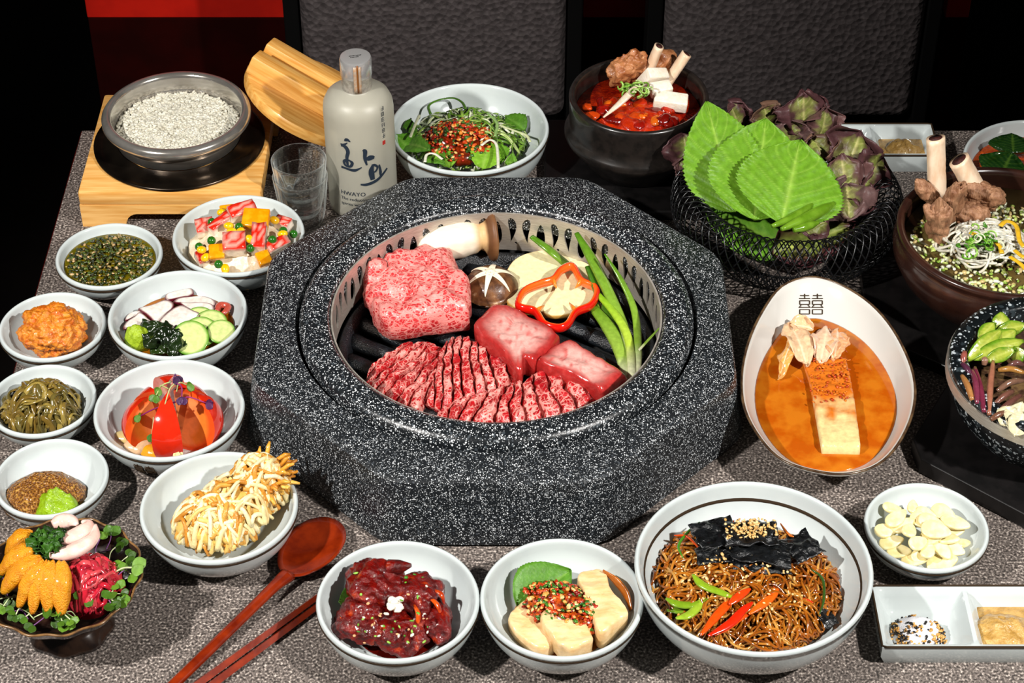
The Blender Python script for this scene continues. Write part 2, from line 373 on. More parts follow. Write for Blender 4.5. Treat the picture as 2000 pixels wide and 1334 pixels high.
# perforated steel band: cells with real openings, wrapped on a cylinder
def band():
    R0, zt, zb, cells = 14.2, 7.1, 2.9, 22; wc = 2 * math.pi * R0 / cells; h = zt - zb
    bm = bmesh.new()
    def loop(pts): vs = [bm.verts.new((p[0], p[1], 0)) for p in pts]; return [bm.edges.new((vs[i], vs[(i + 1) % len(vs)])) for i in range(len(vs))]
    E = []
    b = [(wc * t, 0) for t in np.linspace(0, 1, 9)] + [(wc, h * .5)] + [(wc * t, h) for t in np.linspace(1, 0, 9)] + [(0, h * .5)]
    E += loop(b)
    def drop(cx, cy, L, w, lean, s):
        P = []
        for t in np.linspace(0, 2 * math.pi, 14, endpoint=False):
            y = math.cos(t) * L / 2; x = math.sin(t) * w / 2 * (.55 + .45 * math.cos(t) * s) ; P.append((cx + x + lean * ((y / L) ** 2 - .1) * 1.0, cy + y))
        return P
    E += loop(drop(wc * .17, h * .55, h * .66, 1.15, .75, 1)); E += loop(drop(wc * .83, h * .55, h * .66, 1.15, -.75, 1)); E += loop(drop(wc * .5, h * .47, h * .62, 1.5, 0, -.35))
    E += loop([(wc * 0.0 + .32 + .13 * math.cos(a), h * .2 + .13 * math.sin(a)) for a in np.linspace(0, 2 * math.pi, 8, endpoint=False)])
    bmesh.ops.triangle_fill(bm, edges=E, use_beauty=True, use_dissolve=False)
    bmesh.ops.subdivide_edges(bm, edges=[e for e in bm.edges if e.calc_length() > .7], cuts=1)
    bm.verts.ensure_lookup_table()
    P = [(v.co.x, v.co.y) for v in bm.verts]; FF = [tuple(v.index for v in f.verts) for f in bm.faces]; BE = [(e.verts[0].index, e.verts[1].index) for e in bm.edges if len(e.link_faces) == 1]; bm.free()
    V, F, n = [], [], len(P)
    for c in range(cells):
        o = len(V)
        for rr in (R0, R0 + .16):
            for x, y in P: a = (x + c * wc) / R0; V.append((RX + rr * math.cos(a), RY + rr * math.sin(a), zb + y))
        F += [tuple(o + i for i in f) for f in FF] + [tuple(o + n + i for i in reversed(f)) for f in FF] + [(o + a, o + b, o + n + b, o + n + a) for a, b in BE]
    return Geo(V, F)
obj('perforated_band', band(), m_steel, grill, angle=40)
# cast-iron grate: rim plus separate rounded bars running diagonally
grate = obj('grate_rim', lathe([(14.0, 1.0), (14.1, 2.6), (13.7, 2.95), (13.2, 2.6), (12.9, 1.2)], (RX, RY, 0), 96), m_iron, grill)
dirv = np.array([math.cos(math.radians(-32)), math.sin(math.radians(-32))]); nrm = np.array([-dirv[1], dirv[0]])
for k in range(-5, 6):
    q = k * 2.35; hl = math.sqrt(max(13.1 ** 2 - q * q, 1)); ts = np.linspace(-hl, hl, 25)
    P = [(RX + nrm[0] * q + dirv[0] * t, RY + nrm[1] * q + dirv[1] * t, 1.75 + .12 * math.cos(t * .25)) for t in ts]
    rad = [.78 + (.12 if abs(((t + 40) % 5.0) - 2.5) < .35 else 0) for t in ts]
    obj('bar', tube(P, rad, 10, flat=(1, .8), up=(0, 0, 1)), m_iron, grill)
# ================================================================= crockery
m_cel = mat('pale_celadon_glaze', '#b8c0c0', .12, c2='#bec6c5', sc=.3, coat=.4, spec=.5)
m_line = mat('brown_painted_line', '#33271b', .75, spec=.1)
m_blackpot = mat('black_earthenware', '#171412', .3, c2='#221d1a', sc=1.0, coat=.3)
m_brownpot = mat('brown_earthenware', '#2a1712', .25, c2='#341d15', sc=.6, coat=.4)
m_tray = mat('black_tray_wood', '#0a0909', .4, c2='#121010', sc=.8)
BOWL = {}
def bowl_prof(R, h, rf, th=.38):
    P = [(0, .35), (rf - .45, .35), (rf - .35, 0), (rf, 0), (rf + .05, .45)]
    for a in np.linspace(12, 84, 12): P.append((rf + (R - rf - .02) * math.sin(math.radians(a)) / math.sin(math.radians(84)), .45 + (h - .75) * (1 - math.cos(math.radians(a))) / (1 - math.cos(math.radians(84)))))
    P += [(R - .02, h - .55), (R, h - .25), (R - .06, h - .08), (R - .18, h), (R - .32, h - .06), (R - .4, h - .2)]
    I = []
    for a in np.linspace(84, 6, 14): I.append(((R - .46) * math.sin(math.radians(a)) / math.sin(math.radians(84)), .75 + (h - 1.1) * (1 - math.cos(math.radians(a))) / (1 - math.cos(math.radians(84)))))
    return P + I + [(0, .75)]
def bowl(key, X, Y, R, h, label, rf=None, name='side_dish_bowl', mark=None, line=True):
    rf = rf or R * .5
    o = obj(name, lathe(bowl_prof(R, h, rf), (X, Y, 0), 72), m_cel, label=label, cat='bowl', group='pale celadon bowls on the table', org=(X, Y, 0))
    if line: obj('rim_line', lathe([(R + .0, h - .62), (R + .03, h - .58), (R + .03, h - .48), (R + .0, h - .44)], (X, Y, 0), 72), m_line, o)
    BOWL[key] = (X, Y, R, h, o); return o
def inner_r(key, z):
    X, Y, R, h, o = BOWL[key]; c = 1 - (z - .75) / (h - 1.1) * (1 - math.cos(math.radians(84))); return (R - .46) * math.sqrt(max(0, 1 - c * c)) / math.sin(math.radians(84))
def inner_z(key, x, y):
    X, Y, R, h, o = BOWL[key]; q = min(1, math.hypot(x - X, y - Y) / (R - .46) * math.sin(math.radians(84))); return .75 + (h - 1.1) * (1 - math.sqrt(1 - q * q)) / (1 - math.cos(math.radians(84)))
def pool(name, key, z, m, label, cat='sauce', parent=None, wob=0.0, kind='stuff'):
    X, Y, R, h, o = BOWL[key]; r = inner_r(key, z) - .02
    P = [(0, .78)]
    for q in np.linspace(.15, 1, 10): x = r * q; P.append((x, inner_z(key, X + x, Y) + .015))
    P += [(r * .995, z + .02), (r * .97, z), (r * .6, z), (0, z)]
    return obj(name, lathe(P, (X, Y, 0), 56), m, label=label, cat=cat, kind=kind)
bowl('salad', -4.21, 26.3, 7.86, 5.5, 'large pale bowl of green onion salad between the bottle and the stew pot', name='salad_bowl')
bowl('octo', -29.7, -.97, 6.19, 4.2, 'pale bowl holding sliced octopus in amber broth')
bowl('orange', -40.9, -1.46, 4.76, 3.2, 'small pale bowl holding an orange seasoned paste ball')
bowl('herb', -37.4, 8.73, 4.94, 3.2, 'small pale bowl of herb oil in front of the bamboo stand')
bowl('csalad', -25.5, 10.65, 6.15, 4.2, 'pale bowl of crab stick and corn salad below the shot glasses')
bowl('tom', -28.85, -13.61, 6.33, 4.3, 'pale bowl of tomato wedges with a brown double character mark below the rim')
bowl('brown', -40.1, -11.33, 4.62, 3.2, 'small pale bowl of olive brown seasoned stems at the left edge of the photo')
bowl('must', -37.71, -20.81, 4.67, 3.2, 'small pale bowl of wholegrain mustard patty and green wasabi')
bowl('fried', -23.4, -25.19, 6.31, 4.3, 'pale bowl holding a golden fried potato strip fritter')
bowl('crab', -8.67, -35.44, 6.22, 4.5, 'pale bowl of dark red spicy marinated crab at the front')
bowl('fish', 3.79, -35.21, 6.23, 4.5, 'pale bowl of pale braised fish with chopped sauce at the front')
bowl('garlic', 33.05, -26.4, 4.95, 3.2, 'small pale bowl of sliced raw garlic')
bowl('redmar', 51.2, 21.2, 7.4, 4.8, 'pale bowl of red marinade and dark perilla leaves at the right edge')
# noodle bowl: wider rim, the brown line runs on the inside
jb = bowl('jap', 18.44, -33.22, 9.1, 6.0, 'largest pale bowl filled with brown glass noodles at the front', name='noodle_bowl', line=False)
q = inner_r('jap', 4.6); obj('inner_line', lathe([(inner_r('jap', 4.5) - .02, 4.5), (inner_r('jap', 4.55) - .06, 4.55), (inner_r('jap', 4.7) - .06, 4.7), (inner_r('jap', 4.75) - .02, 4.75)], (18.44, -33.22, 0), 72), m_line, jb)
# double character marks painted on crockery: bars lifted a hair off the glaze
def double_mark(mapf, parent, w=.055):
    S = []
    for dx in (-.26, .26):
        for (x0, y0, x1, y1) in ((-.18, .9, .18, .9), (0, 1, 0, .74), (-.22, .74, .22, .74), (-.2, .62, .2, .62), (-.2, .42, .2, .42), (-.2, .62, -.2, .42), (.2, .62, .2, .42), (-.13, .42, -.2, .28), (.13, .42, .2, .28), (-.24, .26, .24, .26),
                                 (-.2, .14, .2, .14), (-.2, -.1, .2, -.1), (-.2, .14, -.2, -.1), (.2, .14, .2, -.1)):
            S.append(tube([mapf(x0 + dx, y0), mapf((x0 + x1) / 2 + dx, (y0 + y1) / 2), mapf(x1 + dx, y1)], w, 4))
    obj('double_character_mark', join(S), m_line, parent, smooth=False)
X, Y, R, h, o = BOWL['tom']; th0 = math.radians(-104)
def mp(x, y):
    z = 2.0 + y * 1.3; a = 84; rf = R * .5
    c = 1 - (z - .45) / (h - .75) * (1 - math.cos(math.radians(84))); r = rf + (R - rf) * math.sqrt(max(0, 1 - c * c)) / math.sin(math.radians(84)) + .02
    t = th0 + x * 1.9 / r; return (X + r * math.cos(t), Y + r * math.sin(t), z)
double_mark(mp, o, .045)

# ---- oval pointed dish
def oval_dish():
    out = [(1580, 541), (1525, 560), (1487, 610), (1460, 670), (1447, 735), (1453, 800), (1485, 860), (1530, 903), (1600, 925), (1660, 928), (1715, 910), (1755, 870), (1783, 810), (1788, 750), (1770, 690), (1735, 630), (1690, 585), (1632, 552)]
    L = smooth_loop(WL(out, 4.8), 72); c = L.mean(0)[:2]; c = np.array([c[0], c[1] - .3])
    prof = [(0, .3, 0), (.42, .3, 0), (.44, 0, 0), (.52, 0, 0), (.55, .5, 0), (.72, 1.3, .1), (.87, 2.7, .6), (.96, 4.0, .9), (.995, 4.7, 1), (1.0, 4.82, 1), (.985, 4.9, 1), (.965, 4.8, 1), (.945, 4.5, 1), (.88, 3.2, .8), (.78, 2.0, .3), (.62, 1.1, 0), (.4, .72, 0), (0, .65, 0)]
    def ring(k, z, w):
        P = []
        for q in L:
            d = q[:2] - c; e = d / np.linalg.norm(d); rr = np.linalg.norm(d) * k
            ell = 6.6 * k / math.sqrt((e[0] / 1.0) ** 2 + (e[1] / 1.25) ** 2); r = rr * (.35 + .65 * w) + ell * (.65 * (1 - w)); P.append((*(c + e * r), z))
        return P
    V, F, idx, n = [], [], [], len(L)
    for k, z, w in prof:
        if k == 0: idx.append([len(V)]); V.append((*c, z))
        else: idx.append(list(range(len(V), len(V) + n))); V += ring(k, z, w)
    for a, b in zip(idx[:-1], idx[1:]):
        for i in range(n):
            j = (i + 1) % n
            if len(a) == 1: F.append((a[0], b[j], b[i]))
            elif len(b) == 1: F.append((a[i], a[j], b[0]))
            else: F.append((a[i], a[j], b[j], b[i]))
    m = mat('ivory_glaze', '#c8c6c0', .14, coat=.3)
    o = obj('oval_dish', Geo(V, F), m, label='pointed oval ivory dish with a brown rim holding water kimchi', cat='dish')
    rim = [p for p in ring(.992, 4.87, 1)]
    obj('brown_rim', tube(np.array(rim), .12, 6, closed=True), mat('brown_glaze_rim', '#3b2a1d', .25, c2='#5a452f', sc=1.0), o)
    hit = surf(Geo(V, F))
    double_mark(lambda x, y: hit(1584 + x * 48, 597 - (y - .35) * 36, .07), o, .05)
    pl = []
    for k, z in ((0, .7), (.4, .76), (.62, 1.15), (.76, 1.9), (.845, 2.75), (.83, 2.8), (.5, 2.8), (0, 2.8)): pl.append((k, z))
    V, F, idx = [], [], []
    for k, z in pl:
        if k == 0: idx.append([len(V)]); V.append((*c, z))
        else: idx.append(list(range(len(V), len(V) + n))); V += ring(k, z, .62 if k > .8 else (.3 if k > .7 else 0))
    for a, b in zip(idx[:-1], idx[1:]):
        for i in range(n):
            j = (i + 1) % n
            if len(a) == 1: F.append((a[0], b[j], b[i]))
            elif len(b) == 1: F.append((a[i], a[j], b[0]))
            else: F.append((a[i], a[j], b[j], b[i]))
    obj('kimchi_broth', Geo(V, F), mat('orange_broth', '#c25a0a', .08, c2='#d87c1a', sc=.5, coat=.5, trans=.35, ior=1.33), label='clear orange kimchi broth filling the oval dish', cat='broth', kind='stuff')
oval_dish()
# ---- stew pot, soup pot, trays
def tray(px, z=1.2, label='', name='pot_tray'):
    P = WL(px, z); obj(name, slab(P, 0, z, n=len(P), rnd=.15, m=3, smooth=False), m_tray, label=label, cat='tray', smooth=False)
def pot(name, X, Y, z0, prof, m, label):
    return obj(name, lathe(prof, (X, Y, z0), 80), m, label=label, cat='pot', org=(X, Y, z0))
SX, SY = 12.4, 26.8
obj('pot_tray', boxg(SX - 9.2, SX + 9.0, SY - 8.6, SY + 7.2, 0, 1.1, .15), m_tray, label='square black tray under the red stew pot', cat='tray', smooth=False)
pot('stew_pot', SX, SY, 1.1, [(0, 0), (4.6, 0), (4.9, .15), (5.5, 1.2), (6.4, 2.3), (7.05, 3.1), (7.25, 3.6), (7.1, 4.0), (6.85, 4.25), (6.75, 5.2), (6.8, 6.8), (6.85, 7.6), (6.75, 7.85), (6.5, 7.9), (6.25, 7.75), (6.2, 7.2), (6.15, 4), (5.6, 2.2), (4, 1), (0, .8)], m_blackpot, 'black earthenware pot with a bulging belly holding red rib stew')
PX, PY = 44.3, 4.9
obj('pot_tray', slab([(PX - 12.0, PY - 2), (PX - 10.6, PY - 6.5), (PX - 3, PY - 12.0), (PX + 9, PY - 12.0), (PX + 12, PY - 4), (PX + 12, PY + 7), (PX + 5, PY + 11), (PX - 6, PY + 11), (PX - 11.6, PY + 6)], 0, 1.3, n=9, rnd=.15, m=3, smooth=False), m_tray, label='black eight sided tray under the brown soup pot', cat='tray', smooth=False)
pot('soup_pot', PX, PY, 1.3, [(0, 0), (5.4, 0), (5.8, .2), (7.6, 1.6), (9.0, 3.2), (9.75, 4.8), (9.9, 5.8), (9.75, 6.7), (9.6, 7.05), (9.75, 7.25), (9.75, 7.6), (9.5, 7.75), (9.1, 7.65), (9.0, 7.2), (9.1, 6), (8.6, 4), (7, 2), (4, 1), (0, .8)], m_brownpot, 'brown earthenware pot of rib soup with glass noodles at the right')
# ---- stone bowl with steel band
m_stone = granite('dark_stone', '#0c1012', '#272f33', '#aab2b6', 2.2, .72, rough=.3)
BX, BY = 45.4, -13.6
obj('pot_tray', slab([(BX - 11.5, BY - 1), (BX - 11.2, BY - 3.5), (BX - 3, BY - 10.6), (BX + 10, BY - 11), (BX + 12, BY + 3), (BX + 3, BY + 10), (BX - 6, BY + 8.5)], 0, 1.6, n=7, rnd=.15, m=3, smooth=False), m_tray, label='black tray under the speckled stone bowl', cat='tray', smooth=False)
sb = obj('stone_bowl', lathe([(0, 0), (4.8, 0), (5.2, .2), (7.0, 1.5), (8.3, 3.4), (8.95, 5.2), (9.15, 6.6), (9.15, 7.3), (8.95, 7.5), (7.75, 7.5), (7.55, 7.3), (7.4, 6.2), (6.6, 3.5), (4, 1.6), (0, 1.2)], (BX, BY, 1.6), 80), m_stone, label='black and white speckled stone bowl with a steel band at the right edge', cat='bowl', org=(BX, BY, 1.6))
obj('steel_band', lathe([(9.1, 5.9), (9.3, 5.9), (9.3, 6.9), (9.1, 6.9)], (BX, BY, 1.6), 80), m_steel, sb, angle=40)
# ---- sauce trays (two hollows with a ridge between)
def sauce_tray(x0, x1, y0, y1, h, div, label, rim):
    nx, ny = 56, 26; t = .35; P = np.zeros((nx, ny, 3))
    def hgt(x, y):
        best = 0.0
        for a, b in ((x0, div), (div, x1)):
            d = min(x - a - t * (1 if a == x0 else .8), b - x - t * (1 if b == x1 else .8), y - y0 - t, y1 - y - t)
            if d > 0: best = max(best, min(1, (d / 1.05)) ** .75)
        return h - (h - .5) * best
    xs = np.concatenate([[x0], np.linspace(x0 + .1, x1 - .1, nx - 2), [x1]]); ys = np.concatenate([[y0], np.linspace(y0 + .1, y1 - .1, ny - 2), [y1]])
    V = [(x, y, hgt(x, y)) for x in xs for y in ys]; F = [(i * ny + j, (i + 1) * ny + j, (i + 1) * ny + j + 1, i * ny + j + 1) for i in range(nx - 1) for j in range(ny - 1)]
    bd = [i * ny for i in range(nx)] + [(nx - 1) * ny + j for j in range(1, ny)] + [i * ny + ny - 1 for i in range(nx - 2, -1, -1)] + [j for j in range(ny - 2, 0, -1)]
    cx, cy = (x0 + x1) / 2, (y0 + y1) / 2; s = len(V); nb = len(bd)
    for b in bd: V.append((V[b][0], V[b][1], h * .5))
    for b in bd: V.append((cx + (V[b][0] - cx) * .95, cy + (V[b][1] - cy) * .88, .0))
    for i in range(nb):
        j = (i + 1) % nb; F.append((bd[j], bd[i], s + i, s + j)); F.append((s + j, s + i, s + nb + i, s + nb + j))
    F.append(tuple(s + nb + i for i in range(nb)))
    o = obj('sauce_tray', Geo(V, F), m_cel, label=label, cat='sauce tray', angle=50, org=(cx, cy, 0))
    L = [(x0, y0), (x1, y0), (x1, y1), (x0, y1)]; pts = []
    for a, b in zip(L, L[1:] + L[:1]): pts += [(a[0] + (b[0] - a[0]) * k, a[1] + (b[1] - a[1]) * k, h) for k in np.linspace(0.02, .98, 12)]
    obj('brown_rim', tube(np.array(pts), .1, 6, closed=True), m_line, o); return o
FT = (28.0, 45.6, -38.3, -32.0); sauce_tray(*FT, 2.2, 35.2, 'rectangular two part tray of salt and garlic paste at the lower right', 1)
RT = (24.0, 42.6, 26.0, 31.6); sauce_tray(*RT, 2.2, 36.2, 'rectangular sauce tray standing behind the lettuce basket', 1)
# ---- footed dish
def footed():
    X, Y, z = -34.3, -34.2, 5.6; R = 5.95
    sc = lambda t, r, zz: 1 + .02 * max(0, (r - 3) / 3) * math.cos(t * 14) if zz > 2.2 else 1 + .03 * math.cos(t * 8) * (1 if zz < .5 else 0)
    P = [(0, .5), (2.4, .45), (3.1, 0), (3.35, .05), (3.3, .35), (2.5, .9), (2.1, 1.6), (2.2, 2.2), (3.5, 2.9), (4.8, 3.8), (5.6, 4.8), (5.95, 5.5), (6.1, 5.62), (6.0, 5.72), (5.75, 5.6), (5.4, 5.0), (4.6, 4.2), (3.2, 3.4), (0, 2.9)]
    o = obj('footed_dish', lathe(P, (X, Y, 0), 96, sc), mat('dark_brown_glaze', '#140d0b', .18, c2='#2a1c14', sc=.8, coat=.5), label='scalloped dark brown footed dish of sea urchin and raw beef', cat='dish', org=(X, Y, 0))
    ts = np.linspace(0, 2 * math.pi, 144, endpoint=False)
    pts = [(X + 6.05 * sc(t, 6.05, 5) * math.cos(t), Y + 6.05 * sc(t, 6.05, 5) * math.sin(t), 5.68) for t in ts]
    obj('tan_rim', tube(np.array(pts), .1, 6, closed=True), mat('tan_glaze_rim', '#7d5b36', .25, c2='#5a3f24', sc=1.5), o)
footed()
# ================================================================= rice set, bottle, glasses, basket, cutlery
m_bamboo = mat('bamboo', '#c98f45', .4, c2='#e0b06a', sc=1.6, lo=.35, hi=.65, stretch=(.12, 1.6, 1.6), coat=.15)
m_bamboo2 = mat('bamboo_lid', '#c98a38', .4, c2='#e2ae60', sc=1.6, lo=.35, hi=.65, stretch=(1.6, .12, 1.6), coat=.15)
m_scorch = mat('heat_blackened_steel', '#241f1b', .24, .9, c2='#4a4036', sc=.35, lo=.35, hi=.75)
TXa, TXb, TYa, TYb, TH = -41.6, -24.0, 17.2, 34.2, 4.1
stand = thing('bamboo_stand', ((TXa + TXb) / 2, (TYa + TYb) / 2, 0), 'square bamboo stand carrying the steel rice pot', 'stand')
obj('top_board', boxg(TXa, TXb, TYa, TYb, 2.5, TH, .3), m_bamboo, stand, angle=40)
for y0, y1 in ((TYa + .02, TYa + 1.6), (TYb - 1.6, TYb - .02)):
    # front and rear apron with an arched cut-out
    out = [(TXa + .02, 0), (TXa + 4.2, 0)] + [(TXa + 4.2 + 1.2 * (1 - math.cos(a)), 1.5 * math.sin(a)) for a in np.linspace(.2, math.pi / 2, 6)] + [(TXb - 5.4 + 1.2 * math.sin(a), 1.5 * math.cos(a)) for a in np.linspace(0, math.pi / 2 - .2, 6)] + [(TXb - 4.2, 0), (TXb - .02, 0), (TXb - .02, 2.55), (TXa + .02, 2.55)]
    n = len(out); V = [(x, y0, z) for x, z in out] + [(x, y1, z) for x, z in out]
    F = [tuple(range(n)), tuple(range(2 * n - 1, n - 1, -1))] + [((i + 1) % n, i, n + i, n + (i + 1) % n) for i in range(n)]
    obj('apron', Geo(V, F), m_bamboo, stand, smooth=False)
KX, KY = -32.8, 25.6
pot_o = obj('rice_pot', lathe([(0, .5), (5.6, .55), (6.1, .9), (6.25, 2.1), (6.35, 2.25), (6.85, 2.5), (7.25, 3.0), (7.25, 3.4), (7.0, 3.75), (6.6, 3.8), (6.4, 3.65), (6.3, 3.4), (6.25, 2.0), (6.1, 1.2), (5.6, .85), (0, .75)], (KX, KY, TH), 96), m_steel2, label='round stainless steel rice pot with a rolled rim on the bamboo stand', cat='pot', org=(KX, KY, TH))
obj('flange', lathe([(5.5, .02), (8.25, .02), (8.4, .12), (8.4, .3), (8.2, .36), (7.6, .28), (6.6, .42), (6.15, .85)], (KX, KY, TH), 96), m_scorch, pot_o)
# rice: a bed of separate grains
def rice():
    m = mat('cooked_rice', '#bdb8a6', .35, c2='#d0ccbd', sc=2, sss=.1, coat=.2); G = []
    bed = lathe([(6.0, 1.0), (6.05, 1.5), (5.4, 1.75), (3, 2.1), (0, 2.15)], (KX, KY, TH), 48)
    bed.v[:, 2] += np.array([.12 * fbm(v, .9, 3) for v in bed.v]); G.append(bed)
    V, F = ico(1)
    for i in range(2600):
        r = 5.95 * math.sqrt(random.random()); a = random.uniform(0, 6.283); z = TH + 1.8 + .35 * (1 - r / 6) + .12 * random.random() + .1 * fbm((r * math.cos(a), r * math.sin(a), 0), .7, 9)
        G.append(Geo((V * np.array([.33, .16, .14])) @ rotm(random.uniform(-.5, .5), random.uniform(-.7, .7), random.uniform(0, 6.3)).T + np.array([KX + r * math.cos(a), KY + r * math.sin(a), z]), F))
    obj('cooked_rice', join(G), m, label='steamed white rice filling the steel pot', cat='rice', kind='stuff')
rice()
# lid leaning from the stand down to the table
def lid():
    from mathutils import Matrix
    c = np.array([-20.0, 31.9, 4.75]); n = np.array([.427, .085, .903]); n /= np.linalg.norm(n); y = np.array([-.866, .3235, .381]); y -= n * y.dot(n); y /= np.linalg.norm(y); x = np.cross(y, n)
    root = thing('bamboo_pot_lid', c, 'round bamboo pot lid leaning on the stand behind the shot glasses', 'lid')
    root.rotation_euler = Matrix(np.stack([x, y, n], 1).tolist()).to_euler(); up = lambda g: Geo(g.v + c, g.f)
    obj('lid_board', up(lathe([(0, -.6), (6.9, -.6), (7.3, -.5), (7.4, -.2), (7.4, .4), (7.3, .6), (7.0, .68), (0, .68)], (0, 0, 0), 72)), m_bamboo2, root, angle=40, org=c)
    for dx in (-2.15, 1.75):
        obj('handle_bar', up(rbox((dx, .3, 1.65), (2.2, 13.2, 2.0), .2)), m_bamboo2, root, angle=40, org=c)
lid()
# bottle
def bottle():
    X, Y = -14.6, 21.3
    m_fr = mat('frosted_glass', '#d5d2c2', .42, trans=.55, ior=1.45, spec=.4)
    root = thing('liquor_bottle', (X, Y, 0), 'frosted glass liquor bottle with a silver cap and brushed dark lettering', 'bottle')
    obj('glass_body', lathe([(0, .25), (2.6, .2), (3.05, 0), (3.3, .25), (3.36, .8), (3.36, 11.2), (3.28, 11.9), (2.95, 12.6), (2.3, 13.1), (1.6, 13.35), (1.42, 13.5), (1.4, 14.0), (1.1, 14.0), (1.1, 13.4), (2.6, 12.3), (3.0, 11.4), (3.05, .8), (0, .6)], (X, Y, 0), 72), m_fr, root)
    obj('liquor', lathe([(0, .65), (3.0, .85), (3.02, 10.6), (0, 10.6)], (X, Y, 0), 48), mat('clear_liquor', '#d9d2be', .3, trans=.4, ior=1.33), root)
    cap = obj('cap', lathe([(1.46, 14.9), (1.5, 14.95), (1.5, 16.55), (1.42, 16.75), (1.25, 16.8), (0, 16.8)], (X, Y, 0), 64), mat('silver_cap', '#c4c3c2', .25, .6), root, angle=40)
    obj('foil_neck', lathe([(1.46, 13.2), (1.44, 13.6), (1.42, 14.85), (1.5, 14.95)], (X, Y, 0), 64), mat('silver_foil', '#9c968c', .25, .4, c2='#bdb8ad', sc=2), root)
    # tax strip
    seal = []
    for a0, a1 in ((-96, -68),):
        g = [[(X + 1.53 * math.cos(math.radians(a)), Y + 1.53 * math.sin(math.radians(a)), z) for z in np.linspace(13.6, 16.5, 6)] for a in np.linspace(a0, a1, 6)]
        seal.append(sheet(np.array(g), .02))
    obj('paper_seal', join(seal), mat('paper_seal', '#a89a88', .4, c2='#a8876a', sc=3), root)
    obj('seal_stripe', sheet(np.array([[(X + 1.56 * math.cos(math.radians(a)), Y + 1.56 * math.sin(math.radians(a)), z) for z in np.linspace(13.7, 16.7, 6)] for a in (-84, -81, -78)]), .02), mat('seal_brown', '#7a4818', .5), root)
    m_ink = mat('navy_ink', '#1c2836', .6)
    A0 = -math.pi / 2 + .06   # direction of the label on the cylinder
    r = 3.38
    def cyl(x, z): a = A0 + x / r; return (X + r * math.cos(a), Y + r * math.sin(a), z + 1.3)
    S = []
    def brush(pts, w):
        P = smooth_line([(p[0], 0, p[1]) for p in pts], 22); ww = 1.3 * np.interp(np.linspace(0, 1, 22), np.linspace(0, 1, len(w)), w)
        D = np.gradient(P, axis=0); g = []
        for p, d, k in zip(P, D, ww):
            l = math.hypot(d[0], d[2]) or 1; nx, nzz = -d[2] / l, d[0] / l
            g.append([cyl(p[0] + nx * k * s, p[2] + nzz * k * s) for s in (-1, -.5, 0, .5, 1)])
        S.append(sheet(np.array(g), .03))
    # hwa
    brush([(-1.45, 8.15), (-1.15, 8.3), (-.85, 8.1)], [.05, .14, .1, .03]); brush([(-1.85, 7.55), (-1.6, 7.6), (-1.15, 7.95)], [.14, .12, .03])
    brush([(-1.85, 7.6), (-1.35, 7.4), (-1.15, 6.9), (-1.3, 6.2), (-1.25, 5.2)], [.05, .16, .14, .12, .08])
    brush([(-1.2, 6.0), (-1.6, 5.75), (-1.5, 5.3), (-1.0, 5.25), (-.8, 5.7), (-1.15, 6.0)], [.09, .12, .08, .1, .12, .05])
    brush([(-1.95, 5.0), (-1.5, 4.95), (-.6, 4.85), (.1, 5.2)], [.1, .08, .12, .03])
    brush([(.3, 7.2), (.5, 7.0), (.45, 6.2), (.6, 5.4)], [.08, .16, .12, .06]); brush([(.5, 6.1), (.9, 6.3), (1.25, 6.15), (.8, 6.0), (.6, 6.05)], [.05, .12, .14, .08, .03])
    # yo
    brush([(1.05, 5.3), (1.35, 5.25), (1.65, 4.9), (1.45, 4.5), (1.15, 4.4)], [.05, .1, .08, .07, .05]); brush([(1.15, 5.2), (1.0, 4.6), (1.1, 3.6)], [.1, .18, .22, .16]); brush([(1.85, 5.1), (1.95, 4.4), (1.95, 3.7)], [.06, .09, .12, .06])
    brush([(-.1, 3.2), (.5, 3.15), (1.5, 3.4), (2.3, 3.9), (2.8, 4.25)], [.06, .12, .12, .1, .08])
    obj('brush_lettering', join(S), m_ink, root, smooth=False)
    def text(body, x, z, size, vertical=False, m=m_ink, nm='printed_text'):
        cu = bpy.data.curves.new(nm, 'FONT'); cu.body = body; cu.size = size; cu.resolution_u = 2
        t = bpy.data.objects.new('t', cu); COL.objects.link(t); dg = bpy.context.evaluated_depsgraph_get(); me = t.evaluated_get(dg).to_mesh()
        V = np.array([v.co[:] for v in me.vertices]); F = [tuple(p.vertices) for p in me.polygons]; t.evaluated_get(dg).to_mesh_clear(); bpy.data.objects.remove(t)
        if not len(V): return
        P = [(X + (r + .02) * math.cos(A0 + (x + v[0]) / r), Y + (r + .02) * math.sin(A0 + (x + v[0]) / r), z + v[1]) for v in V]
        obj(nm, Geo(P, F), m, root, smooth=False)
    text('HWAYO', -2.2, 3.1, .66); text('The rediscovered, pure', -2.2, 2.5, .5); text('spirits with a 750', -2.2, 1.9, .5)
    # small vertical column of square characters and a red seal
    S = []
    for k in range(6):
        z0 = 11.2 - k * .62
        for (a, b, c, d) in ((-.16, .2, .16, .2), (-.16, 0, .16, 0), (-.16, -.2, .16, -.2), (-.14, .2, -.14, -.2), (.14, .2, .14, -.2), (0, .28, 0, -.22)):
            if (k + int(10 * a + 10 * b)) % 5 == 0: continue
            S.append(tube([np.array(cyl(2.55 + a, z0 + b)), np.array(cyl(2.55 + c, z0 + d))], .025, 4))
    obj('small_characters', join(S), m_ink, root, smooth=False)
    obj('red_stamp', sheet(np.array([[cyl(2.55 + x, 7.35 + z) for z in (-.22, 0, .22)] for x in (-.17, 0, .17)]), .03), mat('red_stamp_ink', '#b02820', .6), root, smooth=False)
    # lot print on the cap
    S = []
    for j in range(2):
        for i in range(9 - 3 * j): S.append(rbox((X - .55 + i * .13 + j * .15, Y - .05 - j * .22 + i * .03, 16.81), (.07, .13, .02), 0))
    obj('lot_print', join(S), m_black, cap, smooth=False)
bottle()
